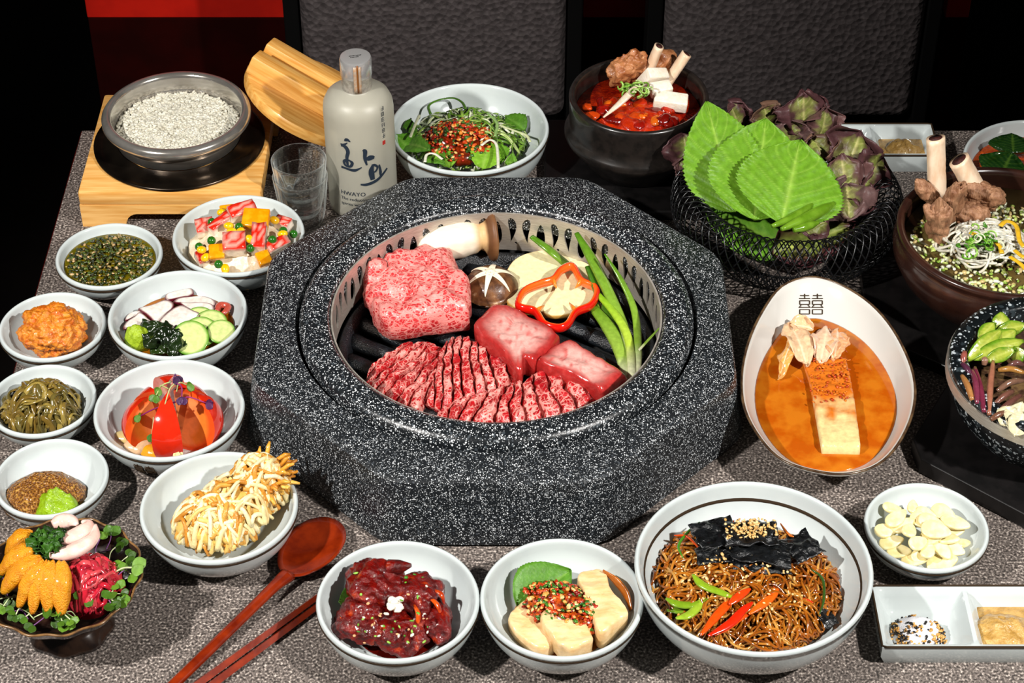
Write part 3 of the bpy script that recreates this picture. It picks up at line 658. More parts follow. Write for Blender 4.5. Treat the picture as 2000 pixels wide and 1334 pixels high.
# shot glasses: fluted below, plain collar at the rim
m_glass = mat('clear_glass', '#f2f6f4', .03)
def thin_glass(m):
    nt = m.node_tree; N, Lk = nt.nodes, nt.links
    tr = N.new('ShaderNodeBsdfTransparent'); tr.inputs[0].default_value = (.975, .985, .98, 1); gl = N.new('ShaderNodeBsdfGlossy'); gl.inputs['Roughness'].default_value = .04
    lw = N.new('ShaderNodeLayerWeight'); lw.inputs[0].default_value = .45; mr = N.new('ShaderNodeMapRange'); mr.inputs[3].default_value = .03; mr.inputs[4].default_value = .6
    mx = N.new('ShaderNodeMixShader'); Lk.new(lw.outputs['Facing'], mr.inputs[0]); Lk.new(mr.outputs[0], mx.inputs[0]); Lk.new(tr.outputs[0], mx.inputs[1]); Lk.new(gl.outputs[0], mx.inputs[2]); df = N.new('ShaderNodeBsdfDiffuse'); df.inputs[0].default_value = (.85, .9, .88, 1); pw = N.new('ShaderNodeMath'); pw.operation = 'POWER'; pw.inputs[1].default_value = 5; Lk.new(lw.outputs['Facing'], pw.inputs[0])
    m2 = N.new('ShaderNodeMixShader'); Lk.new(pw.outputs[0], m2.inputs[0]); Lk.new(mx.outputs[0], m2.inputs[1]); Lk.new(df.outputs[0], m2.inputs[2]); Lk.new(m2.outputs[0], N['Material Output'].inputs['Surface'])  # white diffuse at grazing edges paints in the bright rim highlights
thin_glass(m_glass)
def shot(z0, label):
    X, Y = -20.3, 18.4
    fl = lambda t, r, z: 1 + (.022 * math.cos(t * 18) if r > 1.9 and .5 < z < 3.9 else 0)
    P = [(0, 0), (1.75, 0), (1.95, .15), (2.05, .6), (2.15, 1.2), (2.28, 2.2), (2.4, 3.2), (2.48, 3.8), (2.55, 4.2), (2.62, 4.9), (2.64, 5.2), (2.58, 5.3), (2.48, 5.25), (2.42, 4.8), (2.32, 4.0), (2.2, 3.4), (1.85, 1.6), (1.6, 1.0), (0, .9)]
    obj('shot_glass', lathe(P, (X, Y, z0), 90, fl), m_glass, label=label, cat='glass', group='stacked shot glasses', org=(X, Y, z0))
shot(0, 'clear fluted shot glass standing on the table, lower of the stacked pair'); shot(1.9, 'empty clear shot glass nested on top of the other one')
# wire basket
def basket():
    X, Y = 25.9, 14.3
    prof = np.array([(5.2, .15), (7.2, .5), (9.3, 1.8), (10.6, 3.6), (10.9, 5.3), (10.3, 6.8), (9.2, 7.3), (8.2, 6.7), (7.8, 5.4), (7.3, 3.6), (6.2, 2.2), (4.4, 1.5)])
    root = thing('wire_basket', (X, Y, 0), 'black double walled wire mesh basket of lettuce and perilla leaves', 'basket')
    L = smooth_line(np.c_[prof, np.zeros(len(prof))], 46)[:, :2]; s = np.r_[0, np.cumsum(np.hypot(*np.diff(L, axis=0).T))]; G = []
    N = 72
    for sg in (-1, 1):
        for k in range(N):
            P = []
            for (r, z), q in zip(L, s): a = 2 * math.pi * k / N + sg * q * .052; P.append((X + r * math.cos(a), Y + r * math.sin(a), z + .045 * sg))
            G.append(tube(P, .068, 4, cap=False))
    obj('wire_mesh', join(G), mat('black_wire', '#141517', .25, .3, spec=.7), root, kind='stuff')
    for r, z in ((5.2, .12), (4.4, 1.5)):
        obj('hoop', tube(np.array([(X + r * math.cos(a), Y + r * math.sin(a), z) for a in np.linspace(0, 2 * math.pi, 48, endpoint=False)]), .12, 6, closed=True), m_black, root)
    return X, Y
BKX, BKY = basket()
# spoon and chopsticks
m_lacq = mat('red_brown_lacquered_wood', '#5c1404', .16, c2='#8a2a08', sc=1.2, lo=.3, hi=.7, stretch=(.6, .6, 1), coat=.7)
def spoon():
    A = W(612, 1070, 1.0); B = W(545, 1150, .9); C = W(318, 1334, .6)
    d = (A - B)[:2]; d = d / np.linalg.norm(d); nn = np.array([-d[1], d[0]])
    root = thing('wooden_spoon', (B[0], B[1], 0), 'red brown lacquered wooden spoon beside the chopsticks', 'spoon')
    c0 = W(608, 1080, .3)[:2]; L, w = 3.55, 2.35
    G = []
    nu, nv = 20, 16; P = np.zeros((nu, nv, 3))
    for i, a in enumerate(np.linspace(0, math.pi * 2, nu)): pass
    # bowl of the spoon as a shallow shell
    V, F = [], []; n, m = 40, 7
    for lay, (zo, sc) in enumerate(((0, 1.0), (-.16, .97))):
        for k in range(m):
            q = k / (m - 1) * sc
            for i in range(n):
                a = 2 * math.pi * i / n; x = math.cos(a) * L * q; y = math.sin(a) * w * q * (1 + .10 * math.cos(a)); p = c0 + d * x + nn * y
                V.append((p[0], p[1], .42 + zo + .62 * q * q + (.15 if k == m - 1 and lay == 0 else 0) * 0))
    for lay in range(2):
        o = lay * n * m
        for k in range(m - 1):
            for i in range(n): j = (i + 1) % n; f = (o + k * n + i, o + k * n + j, o + (k + 1) * n + j, o + (k + 1) * n + i); F.append(f if lay == 0 else f[::-1])
    for i in range(n): j = (i + 1) % n; F.append(((m - 1) * n + i, (m - 1) * n + j, n * m + (m - 1) * n + j, n * m + (m - 1) * n + i))
    obj('spoon_bowl', Geo(V, F), m_lacq, root)
    s = c0 - d * (L - .25); e = C[:2] - d * 6
    H = [(s[0], s[1], .85)] + [(*(s + (e - s) * t), z) for t, z in ((.08, .95), (.2, .85), (.5, .6), (.8, .4), (1, .33))]
    obj('handle', tube(smooth_line(H, 24), [.62, .45, .42, .42, .42, .42], 12, flat=(1.15, .75), up=(0, 0, 1)), m_lacq, root)
spoon()
for (a, b, lab) in (((652, 1142), (388, 1334), 'red brown lacquered chopstick, the one nearer the spoon'), ((652, 1160), (418, 1334), 'red brown lacquered chopstick, the one farther from the spoon')):
    A, B = W(*a, .35), W(*b, .35); d = (B - A); B = A + d * 1.25; A = A - d * .12
    g = tube([A, A + (B - A) * .5, B], [.26, .33, .4], 4, up=(0, 0, 1)); obj('chopstick', g, m_lacq, label=lab, cat='chopstick', group='pair of chopsticks', smooth=False)
# ================================================================= food generators
m_vc = mat('food_matte', rough=.5, vc=True, sc=2.5, var=.18, sss=.05)
m_wet = mat('food_glossy', rough=.2, vc=True, sc=2.5, var=.22, coat=.4, bump=.15, bsc=4)
m_leaf = mat('leaf_surface', rough=.42, vc=True, sc=1.8, var=.25, bump=.12, bsc=6, spec=.3)
def U(a, b): return random.uniform(a, b)
def leaf(base, tip, width, nrm=(0, -.5, 1), cup=.0, bend=.0, serr=.05, teeth=20, nu=44, nv=17, cols=('#4d8a1c', '#7fb83a'), peak=.42, ruffle=0., rf=2.0, th=.04, veins=.05, edge=None, seed=None, ew=.25, vw=.09):
    base, tip = np.asarray(base, float), np.asarray(tip, float); ax = tip - base; Ln = np.linalg.norm(ax); ax /= Ln
    nrm = np.asarray(nrm, float); nrm = nrm - ax * nrm.dot(ax); nrm /= np.linalg.norm(nrm); sd = np.cross(ax, nrm); s = U(0, 99) if seed is None else seed
    us = np.linspace(0.0, 1, nu); vs_ = np.linspace(-1, 1, nv); P = np.zeros((nu, nv, 3)); T = np.zeros((nu, nv)); E = np.zeros((nu, nv))
    for i, u in enumerate(us):
        g = u / peak if u < peak else 1.0
        w = math.sin(math.pi / 2 * min(1, u / peak)) ** .62 if u < peak else math.cos(math.pi / 2 * ((u - peak) / (1 - peak))) ** .85
        w = max(.012, w) * width / 2; k = (u * teeth) % 1.0
        for j, v in enumerate(vs_):
            a = abs(v); ww = w * (1 + serr * (k - .5) * (a ** 6)); q = (u - .46 * a * (1 - .4 * u)) * 7.0; f = q - round(q); vein = math.exp(-(f / vw) ** 2) * (a < .97); mid = math.exp(-(a / .05) ** 2)
            h = -veins * vein + cup * a * a * width * .5 + bend * math.sin(u * math.pi) * Ln - veins * 1.2 * mid + (.45 * veins * math.cos(2 * math.pi * f)) * (1 - mid)
            if ruffle: h += ruffle * (a ** 1.5 + .25 * u) * fbm((u * Ln * .35, v * width * .3, s), rf, s, 2) * 1.6; 
            p = base + ax * (u * Ln) + sd * (v * ww) + nrm * h
            if ruffle: p = p + sd * ruffle * .6 * a * fbm((u * 3, v * 2, s + 5), rf, s, 2) + ax * ruffle * .5 * a * fbm((v * 3, u * 2, s + 9), rf, s, 2)
            P[i, j] = p; T[i, j] = max(mid, .55 * vein); E[i, j] = a if u < .8 else max(a, (u - .8) * 5)
    g = sheet(P, th); c = mixc(cols[0], cols[1], T)
    if edge is not None:
        t = np.clip((E + .35 * np.array([[fbm((u * 4, v * 2, s), 1.3, s) for v in vs_] for u in us]) - ew) / .45, 0, 1)
        c = c * (1 - t[..., None]) + np.array(lin(edge)) * t[..., None]
    g.c = np.vstack([c.reshape(-1, 3)] * 2); return g
def mound(c, rx, ry, z0, h, n=40, m=12, amp=.1, f=1.0, s=None, p=2.0, rot=0.0, flat=0.0):
    """lumpy dome with a closed base"""
    s = U(0, 99) if s is None else s; V, F = [], []; cr, sr = math.cos(rot), math.sin(rot)
    for k in range(1, m + 1):
        q = k / m
        for i in range(n):
            a = 2 * math.pi * i / n; x, y = rx * q * math.cos(a), ry * q * math.sin(a); X, Y = c[0] + x * cr - y * sr, c[1] + x * sr + y * cr
            e = fbm((X, Y, 0), f, s, 4); X += (X - c[0]) * amp * .5 * e; Y += (Y - c[1]) * amp * .5 * e
            V.append((X, Y, z0 + h * max(0, 1 - q ** p) ** .6 + amp * h * e * (1 - q ** 4)))
    t = len(V); V.append((c[0], c[1], z0 + h + amp * h * fbm((c[0], c[1], 0), f, s, 4))); b = len(V); V.append((c[0], c[1], z0 - .1))
    for i in range(n): j = (i + 1) % n; F.append((i, j, t)); F.append(((m - 1) * n + j, (m - 1) * n + i, b))
    for k in range(m - 1):
        for i in range(n): j = (i + 1) % n; F.append((k * n + i, (k + 1) * n + i, (k + 1) * n + j, k * n + j))
    return Geo(V, F)
def strand(c, rx, ry, z0, h, r, steps=16, turn=1.0, sides=5, ln=5.0, flat=None, jit=.25, pw=2.0):
    """one noodle or shred wandering over a dome"""
    a = U(0, 6.283); q = math.sqrt(random.random()) * .85; x, y = c[0] + rx * q * math.cos(a), c[1] + ry * q * math.sin(a); d = U(0, 6.283); w = U(-1, 1) * turn; P = []; dz = U(-jit, jit * .6)
    for k in range(steps):
        e = math.hypot((x - c[0]) / rx, (y - c[1]) / ry)
        if e > .96: d = math.atan2((c[1] - y) / ry, (c[0] - x) / rx) + U(-.9, .9); x = c[0] + (x - c[0]) * .96 / e; y = c[1] + (y - c[1]) * .96 / e; e = .96
        P.append((x, y, z0 + h * max(0, 1 - e ** pw) ** .6 + dz + .5 * jit * math.sin(k * .9 + a)))
        w += U(-.35, .35) * turn; w = max(-1.4, min(1.4, w)); d += w * ln / steps * .9; x += math.cos(d) * ln / steps; y += math.sin(d) * ln / steps
    return tube(smooth_line(P, steps * 2), r, sides, flat=flat)
def bits(n, fn, size, cols, flat=.5, shape='blob'):
    """small chopped pieces; fn() -> position"""
    G = []
    V, F = ico(1)
    for i in range(n):
        p = fn(); s = U(*size); c = random.choice(cols); R = rotm(U(-.6, .6), U(-.6, .6), U(0, 6.3))
        if shape == 'blob': d = np.array([s * U(.7, 1.5), s * U(.5, 1), s * flat])
        elif shape == 'strip': d = np.array([s * 2.2, s * .5, s * .25])
        else: d = np.array([s, s * .8, s * .5])
        vv = V if shape != 'box' else np.sign(V) * np.abs(V) ** .4
        G.append(Geo((vv * d) @ R.T + np.array(p), F).col(c))
    return join(G)
def on_mound(c, rx, ry, z0, h, pw=2.0, q=1.0):
    def f():
        a = U(0, 6.283); e = math.sqrt(random.random()) * q; return (c[0] + rx * e * math.cos(a), c[1] + ry * e * math.sin(a), z0 + h * max(0, 1 - e ** pw) ** .6)
    return f
def crumple(c, size, h, s=None, n=18, f=.8, amp=.5, rot=0, th=.05, tilt=(0, 0)):
    s = U(0, 99) if s is None else s; P = np.zeros((n, n, 3)); R = rotm(tilt[0], tilt[1], rot)
    for i, u in enumerate(np.linspace(-1, 1, n)):
        for j, v in enumerate(np.linspace(-1, 1, n)):
            x = u * size[0] / 2 * (1 + .15 * nz((u, v, s), 2, s)); y = v * size[1] / 2 * (1 + .15 * nz((v, u, s), 2, s)); q = np.array([x, y, h * (1 - (u * u + v * v) * .5) + amp * fbm((x, y, s), f, s, 3)]); P[i, j] = R @ q
    return sheet(P + np.array(c), th)
def sprout(base, tip, r=.05, lf=.45, stem='#cfd6a0', lc='#5a802c', nrm=(0, -.6, 1), lobes=2):
    base, tip = np.asarray(base, float), np.asarray(tip, float); mid = (base + tip) / 2 + np.array([U(-.3, .3), U(-.3, .3), U(.1, .5)])
    G = [tube(smooth_line([base, mid, tip], 12), r, 5).col(stem)]
    d = tip - mid; d = d / np.linalg.norm(d)
    for k in range(lobes):
        a = (k - (lobes - 1) / 2) * 1.2; dd = rotm(0, 0, a) @ d; g = leaf(tip, tip + dd * lf * 1.5, lf * 1.3, nrm, cup=.1, serr=0, nu=8, nv=7, veins=.0, cols=(lc, lc), peak=.6, th=.03); G.append(g)
    return join(G)

# ================================================================= on the grill
GZ = 2.45
m_beef = marbled('marbled_short_rib', '#c01a20', '#8e0c14', '#e39a90', 1.25, .07)
m_beef2 = marbled('marbled_folded_beef', '#cf3436', '#b51f26', '#e88f88', 1.2, .115, stretch=(1, 1.7, 1.4))
m_bone = mat('pink_bone_membrane', '#e6a49c', .28, c2='#d0584f', sc=.9, lo=.42, hi=.74, stretch=(.5, 1.4, 1), coat=.35, sss=.15, bump=.15, bsc=3)
out = [(711, 573), (716, 542), (737, 525), (778, 510), (830, 492), (869, 491), (885, 503), (902, 542), (919, 572), (919, 615), (905, 630), (830, 640), (778, 650), (750, 645), (737, 629), (716, 587)]
def fold_h(x, y):
    p = (x, y, 0); a = fbm(p, .42, 11, 4); r = 1 - abs(nz(p, .34, 5)) * 2.0; r2 = 1 - abs(nz(p, .8, 8)) * 2; return .75 * a - .85 * max(0, r - .55) * 1.6 - .3 * max(0, r2 - .6)
def bump_mesh(g, amp, f, s=3.0, lo=None):
    k = np.array([fbm(v, f, s, 4) for v in g.v]); c = g.v.mean(0); d = g.v - c; d /= np.maximum(np.linalg.norm(d, axis=1, keepdims=True), 1e-6); g.v = g.v + d * (amp * k)[:, None]
    if lo is not None: g.v[:, 2] = np.maximum(g.v[:, 2], lo)
    return g
obj('folded_beef', bump_mesh(slab(WL(out, 4.2), GZ, 3.5, n=120, rnd=1.1, m=34, hf=fold_h), .28, .9, 4, GZ), m_beef2, label='thick folded slab of marbled raw beef on the left of the grill', cat='meat')
def scored(A, B, cuts, zt, label, ph=0.0, name='short_rib_meat', nu=150):
    def hf(u, v, x, y):
        q = u * cuts + ph + .35 * math.sin(v * 2.2) + .25 * nz((x, y, 0), .5, 3); f = q - math.floor(q)
        edge = min(1, v / .12, (1 - v) / .12, u / .04, (1 - u) / .04); edge = max(0, edge) ** .5
        cut = math.exp(-(min(f, 1 - f) / .09) ** 2); sl = .45 * (f - .5)
        return max(.12, (zt + .35 * fbm((x, y, 0), .8, 7, 3) + sl - 1.1 * cut) * (.35 + .65 * edge))
    g = patch(WL(A, GZ + 1), WL(B, GZ + 1), nu, 40, GZ, hf)
    g.v[:, :2] += np.array([[.22 * fbm(v, .9, 2), .22 * fbm(v, .9, 6)] for v in g.v]); return g
rib1 = thing('short_rib', (W(990, 690, 0)[0], W(990, 690, 0)[1], GZ), 'raw short rib with scored flap fanned to the left, nearer the mushrooms', 'meat', 'raw short ribs on the grill')
rib2 = thing('short_rib', (W(1090, 770, 0)[0], W(1090, 770, 0)[1], GZ), 'raw short rib with scored flap at the front rim of the grill', 'meat', 'raw short ribs on the grill')
obj('scored_flap', scored([(720, 716), (717, 755), (758, 785), (818, 806)], [(797, 668), (850, 668), (864, 690), (852, 742)], 7, 1.35, ''), m_beef, rib1)
obj('scored_flap', scored([(836, 782), (872, 794), (915, 782), (960, 768), (1014, 738)], [(858, 680), (884, 655), (912, 655), (945, 676), (995, 706)], 8, 1.5, '', .4), m_beef, rib1)
def bone(out, th, lab, par, zz):
    g = slab(WL(out, zz), GZ, th, n=72, rnd=.8, m=14, hf=lambda x, y: .3 * fbm((x, y, 0), .5, 4, 3), cols=('#dfa69c', '#a82826'), cw=.5); k = np.array([nz(np.array([v[0] * .45 + v[1] * .8, v[1] * .5 - v[0] * 2.6, v[2]]), 1.3, 4) for v in g.v]); t = np.clip(k * 1.6 - .15, 0, .75)[:, None]; g.c = g.c * (1 - t) + np.array(lin('#c2403c')) * t; obj('bone_piece', bump_mesh(g, .16, .9, 8, GZ), m_wet, par, label='pale pink bone end')
bone([(926, 640), (938, 618), (960, 601), (997, 603), (1040, 624), (1088, 650), (1092, 664), (1070, 690), (1043, 709), (1024, 706), (1020, 728), (1006, 726), (983, 697), (945, 668)], 2.7, '', rib1, 4.6)
obj('scored_flap', scored([(850, 810), (900, 826), (970, 834), (1037, 830), (1105, 816), (1168, 786)], [(880, 792), (943, 770), (1000, 752), (1030, 738), (1072, 712), (1160, 755)], 10, 1.6, '', .2, nu=190), m_beef, rib2)
bone([(1048, 705), (1062, 690), (1086, 673), (1116, 666), (1165, 695), (1219, 727), (1213, 742), (1180, 770), (1150, 752), (1105, 732), (1070, 722)], 2.6, '', rib2, 4.6)
# king oyster mushroom
A, B = W(812, 487, 4.1), W(968, 459, 4.5); ts = np.linspace(0, 1, 40)
P = A + (B - A) * ts[:, None]; P[:, 2] += .25 * np.sin(ts * 3); rr = np.interp(ts, [0, .03, .1, .3, .55, .74, .80, .86, .90, .94, .98, 1.0], [.1, .9, 1.35, 1.72, 1.8, 1.5, 1.25, 1.5, 2.25, 2.5, 2.35, 1.4])
g = tube(P, rr, 28); tt = np.repeat(ts, 28); g.c = mixc('#efe3cc', '#d2ab78', (tt - .68) / .1); g.c = np.where((tt > .87)[:, None], mixc('#6a4426', '#8c6240', (tt - .9) * 6), g.c)
obj('king_oyster_mushroom', bump_mesh(g, .06, 1.2, 3), mat('mushroom_flesh', rough=.5, vc=True, sc=2.0, var=.14, stretch=(.25, 1, 1)), label='king oyster mushroom with brown cap lying at the back of the grill', cat='mushroom')
# shiitake
c = W(958, 556, 3.4); sh = thing('shiitake_mushroom', (c[0], c[1], GZ), 'round brown shiitake mushroom cap with a white star cut', 'mushroom')
dome = lambda q: GZ + .2 + 2.2 * max(0, 1 - q ** 2.3) ** .6
Pr = [(0, GZ), (1.6, GZ), (2.45, GZ + .15), (2.68, GZ + .6)] + [(2.66 * q, dome(q)) for q in np.linspace(.985, 0, 16)]
g = lathe(Pr, (c[0], c[1], 0), 56); bump_mesh(g, .06, 1.0, 2, GZ); obj('cap', g, mat('shiitake_skin', '#4a2a14', .4, c2='#7d5330', c3='#e6cfa6', sc=1.1, lo=.42, hi=.66, coat=.2, bump=.3, bsc=2), sh)
S = []
for a in (78, 18, -40):
    d = np.array([math.cos(math.radians(a)), math.sin(math.radians(a))]); nn = np.array([-d[1], d[0]]); gr = []
    for q in np.linspace(-.86, .86, 21):
        w = .34 * (1 - abs(q) / .88) ** .8 + .03; gr.append([(c[0] + d[0] * 2.66 * q + nn[0] * k * w, c[1] + d[1] * 2.66 * q + nn[1] * k * w, dome(abs(q)) + .07 - .12 * (1 - abs(k)) * (1 - abs(q))) for k in (-1, -.5, 0, .5, 1)])
    obj('star_cut', sheet(np.array(gr), .06), mat('shiitake_flesh', '#efe2c6', .6), sh)
# potato slices, pepper ring, chillies, spring onions
pc = ('#eadfae', '#b98a3e')
obj('potato_slice', slab(WL([(985, 540), (1005, 503), (1050, 486), (1095, 488), (1130, 506), (1142, 545), (1135, 592), (1100, 610), (1040, 604), (992, 588)], 3.4), 2.5, .75, rnd=.18, cols=pc, cw=.97), m_vc, label='large pale potato slice lying flat under the pepper ring', cat='potato slice')
obj('potato_slice', slab(WL([(1090, 520), (1125, 505), (1155, 517), (1170, 548), (1160, 582), (1122, 607), (1078, 614), (1060, 600), (1085, 560)], 3.9), 3.26, .5, rnd=.15, cols=pc, cw=.97), m_vc, label='smaller potato slice on top of the large one beside the spring onions', cat='potato slice')
px = [(1008, 593), (1022, 568), (1056, 553), (1080, 545), (1096, 526), (1120, 519), (1137, 547), (1164, 560), (1169, 575), (1156, 598), (1126, 612), (1110, 636), (1090, 644), (1062, 636), (1043, 610), (1016, 603)]
L = smooth_loop(WL(px, 4.5), 96); cc = L.mean(0); pr = thing('bell_pepper_ring', (cc[0], cc[1], 4.0), 'red bell pepper ring lying on the potato slices', 'pepper')
LL = cc + (L - cc) * .955; g = tube(LL, .45, 10, closed=True, flat=(.66, 1.05), up=(0, 0, 1)); dd = np.linalg.norm((g.v - cc)[:, :2], axis=1) / np.repeat(np.linalg.norm((LL - cc)[:, :2], axis=1), 10)
g.c = mixc('#e8631a', '#d3140a', (dd - .97) / .05); obj('ring_wall', g, mat('pepper_flesh', rough=.15, vc=True, var=.12, sc=2, coat=.6), pr)
for k, (a, b) in enumerate((((1044, 611), (1063, 597)), ((1126, 611), (1112, 592)), ((1080, 546), (1087, 562)), ((1137, 548), (1124, 562)))):
    a3, b3 = W(*a, 4.5), W(*b, 4.4); obj('inner_rib', tube([a3, (a3 + b3) / 2, b3], [.38, .28, .08], 8, flat=(.6, 1.1), up=(0, 0, 1)).col('#e8862a'), m_wet, pr)
def onion(pts, r, lab, cols=('#4a7a14', '#8cae3c'), flat=(1, .55)):
    P = smooth_line(WL(pts), 40); g = tube(P, r, 8, flat=flat, up=(0, 0, 1)); t = np.repeat(np.linspace(0, 1, 40), 8); g.c = mixc(cols[0], cols[1], t * 1.2); g.c = g.c * (1 - np.clip((t - .72) / .2, 0, 1)[:, None]) + np.array(lin('#dfe2b8')) * np.clip((t - .72) / .2, 0, 1)[:, None]
    obj('spring_onion', g, m_wet, label=lab, cat='spring onion', group='spring onions on the grill')
onion([(1038, 462, 5.2), (1075, 490, 4.6), (1120, 530, 3.0), (1170, 590, 2.9), (1215, 690, 2.9), (1238, 738, 2.9)], [.3, .5, .5, .4, .3], 'spring onion whose green tip rises behind the potato slice', flat=(1, .5))
onion([(1126, 455, 7.2), (1158, 510, 6.0), (1193, 580, 4.6), (1222, 650, 3.6), (1240, 740, 3.2)], [.25, .5, .55, .5, .42, .36], 'thickest spring onion in the bunch reaching to the band')
onion([(1181, 496, 7.5), (1215, 550, 6.0), (1240, 610, 4.6), (1246, 680, 3.6), (1243, 742, 3.3)], [.1, .28, .34, .36, .36], 'thin spring onion with a pointed tip at the right of the bunch')
onion([(1158, 600, 4.0), (1190, 640, 3.6), (1214, 690, 3.3), (1226, 745, 3.1)], [.4, .6, .55, .4], 'spring onion with a broad flat leaf at the left of the bunch', ('#5c8618', '#9ab84a'), (1.2, .4))
onion([(1168, 575, 4.6), (1205, 618, 4.2), (1228, 665, 3.8), (1236, 746, 3.4)], [.3, .42, .4, .38], 'yellow green spring onion in the middle of the bunch', ('#7fae1c', '#b8d048'))
onion([(1148, 520, 5.6), (1172, 580, 4.2), (1200, 640, 3.2), (1234, 720, 2.9)], [.3, .45, .4, .3], 'dark green spring onion lying beneath the bunch', ('#345f10', '#557f20'))
onion([(1294, 634, 5.4), (1270, 660, 4.6), (1248, 684, 3.9)], [.05, .14, .14], 'short thin spring onion shoot poking to the right', ('#6a9430', '#8cae3c'))
# ================================================================= dishes on the left
def px_disc(px, py, z): return W(px, py, z)
def lab(o_name, *a, **k): return obj(o_name, *a, **k)
# ---- herb oil
pool('herb_oil', 'herb', 2.35, mat('olive_oil', '#6a5a08', .1, c2='#4f4a0a', sc=.7, coat=.5), 'olive coloured oil in the small herb bowl', 'oil')
X, Y, R, h, o = BOWL['herb']
obj('chopped_herbs', bits(900, on_mound((X, Y), 4.0, 4.0, 2.3, .35), (.1, .24), ['#26300e', '#3a4a16', '#1c220a', '#4c5a20', '#5c521a', '#8a7440', '#bc9a6a', '#2e2a10', '#22280e', '#46521c'], .45), m_wet, label='chopped green herbs and garlic floating in the oil bowl', cat='herbs', kind='stuff')
# ---- orange paste ball
X, Y, R, h, o = BOWL['orange']; c = W(104, 646, 2.6)
g = blob((c[0], c[1], 2.75), (2.85, 2.7, 2.15), .16, .8, 5, 6, o=5); g.v[:, 2] = np.maximum(g.v[:, 2], .85); bump_mesh(g, .22, 1.9, 3)
obj('paste_ball', g, mat('orange_seasoned_paste', '#b9560c', .32, c2='#d98726', c3='#8f2c06', sc=1.8, lo=.35, hi=.6, coat=.35, bump=.7, bsc=5), label='lumpy orange seasoned paste ball', cat='paste')
# ---- crab stick salad
X, Y, R, h, o = BOWL['csalad']
obj('salad_dressing', mound((X, Y), 5.2, 5.1, 1.6, 2.9, amp=.16, f=.8, n=56, m=18), mat('creamy_dressing', '#e2cdaa', .25, c2='#ead9bd', sc=1.2, coat=.4, sss=.1, bump=.4, bsc=3), label='creamy dressing binding the crab stick salad', cat='dressing', kind='stuff')
def crabstick(px, py, z, d, rz, lab, rx=0., ry=0.):
    c = W(px, py, z); g = rbox(c, d, 0, (rx, ry, rz), amp=.05, f=1.5); loc = (g.v - c) @ rotm(rx, ry, rz)
    t = np.clip((loc[:, 2] / d[2] * 2 - .45) / .3, 0, 1) * np.array([.55 + .6 * (nz(v, 3.5, 2) > -.12) for v in g.v]); g.c = mixc('#ecdcc8', '#cf2412', t); obj('crab_stick', g, m_wet, label=lab, cat='crab stick', group='crab stick chunks in the corn salad')
for a in ((458, 477, 4.9, (2.1, 1.9, 1.5), .1, 'square crab stick chunk at the front of the corn salad', .35), (506, 466, 5.0, (1.3, 2.7, 1.4), .0, 'long crab stick chunk beside the mango at the centre of the salad', .3), (472, 413, 5.3, (2.6, 1.3, 1.3), .5, 'crab stick chunk sticking up at the back of the salad', .4),
          (433, 437, 4.8, (.9, 2.7, 1.2), -.75, 'narrow crab stick chunk behind the peas', .2), (400, 445, 4.2, (1.7, 1.5, 1.2), .3, 'pale crab stick chunk at the left of the salad', .3), (541, 480, 4.5, (2.2, 1.0, 1.1), .7, 'crab stick chunk near the stone grill', .3), (553, 436, 4.0, (1.6, 1.0, 1.0), -.5, 'crab stick chunk at the right rim of the salad bowl', .2), (395, 505, 3.4, (1.0, 1.4, .8), .5, 'crab stick chunk at the lower left rim', .3)):
    crabstick(a[0], a[1], a[2], a[3], a[4], a[5], a[6])
m_mango = mat('mango_flesh', '#e08a00', .22, c2='#eca010', sc=1.2, coat=.4, sss=.2)
for px, py, z, d, rz, l in ((500, 428, 5.4, (2.5, 2.0, .8), -.1, 'large yellow mango piece on top of the salad'), (423, 492, 4.6, (1.4, 1.5, .6), .15, 'square mango piece at the front left of the salad'), (515, 505, 4.2, (1.3, 1.4, .7), .5, 'mango piece at the right beside the grill'), (444, 411, 4.3, (1.4, 1.0, .7), .2, 'brownish mango piece at the back of the salad')):
    obj('mango_piece', rbox(W(px, py, z), d, .14, (.4, 0, rz)), m_mango, label=l, cat='mango', group='mango pieces in the corn salad')
m_pea = mat('green_pea', '#1f5a12', .2, c2='#2f7420', sc=2, coat=.4); m_corn = mat('corn_kernel', '#eeb000', .25, c2='#f5c530', sc=2, coat=.4)
for px, py, z in ((414, 434, 4.9), (413, 470, 5.0), (467, 443, 5.5), (489, 485, 5.0), (427, 516, 4.5), (532, 468, 5.2), (553, 451, 4.9), (462, 407, 4.9), (389, 482, 4.2), (573, 457, 4.4)):
    obj('green_pea', blob(W(px, py, z), .42, .03, 1, d=2), m_pea, label='round green pea in the crab stick salad', cat='pea', group='green peas in the salad')
for px, py, z in ((433, 414, 5.2), (447, 441, 5.5), (470, 452, 5.5), (453, 452, 5.4), (488, 467, 5.3), (394, 488, 4.6), (402, 503, 4.2), (552, 457, 5.0), (440, 525, 4.2), (536, 430, 4.6)):
    obj('corn_kernel', blob(W(px, py, z), (.52, .42, .36), .05, 1, d=2, rot=(U(-.5, .5), U(-.5, .5), U(0, 3))), m_corn, label='yellow corn kernel in the crab stick salad', cat='corn', group='corn kernels in the salad')
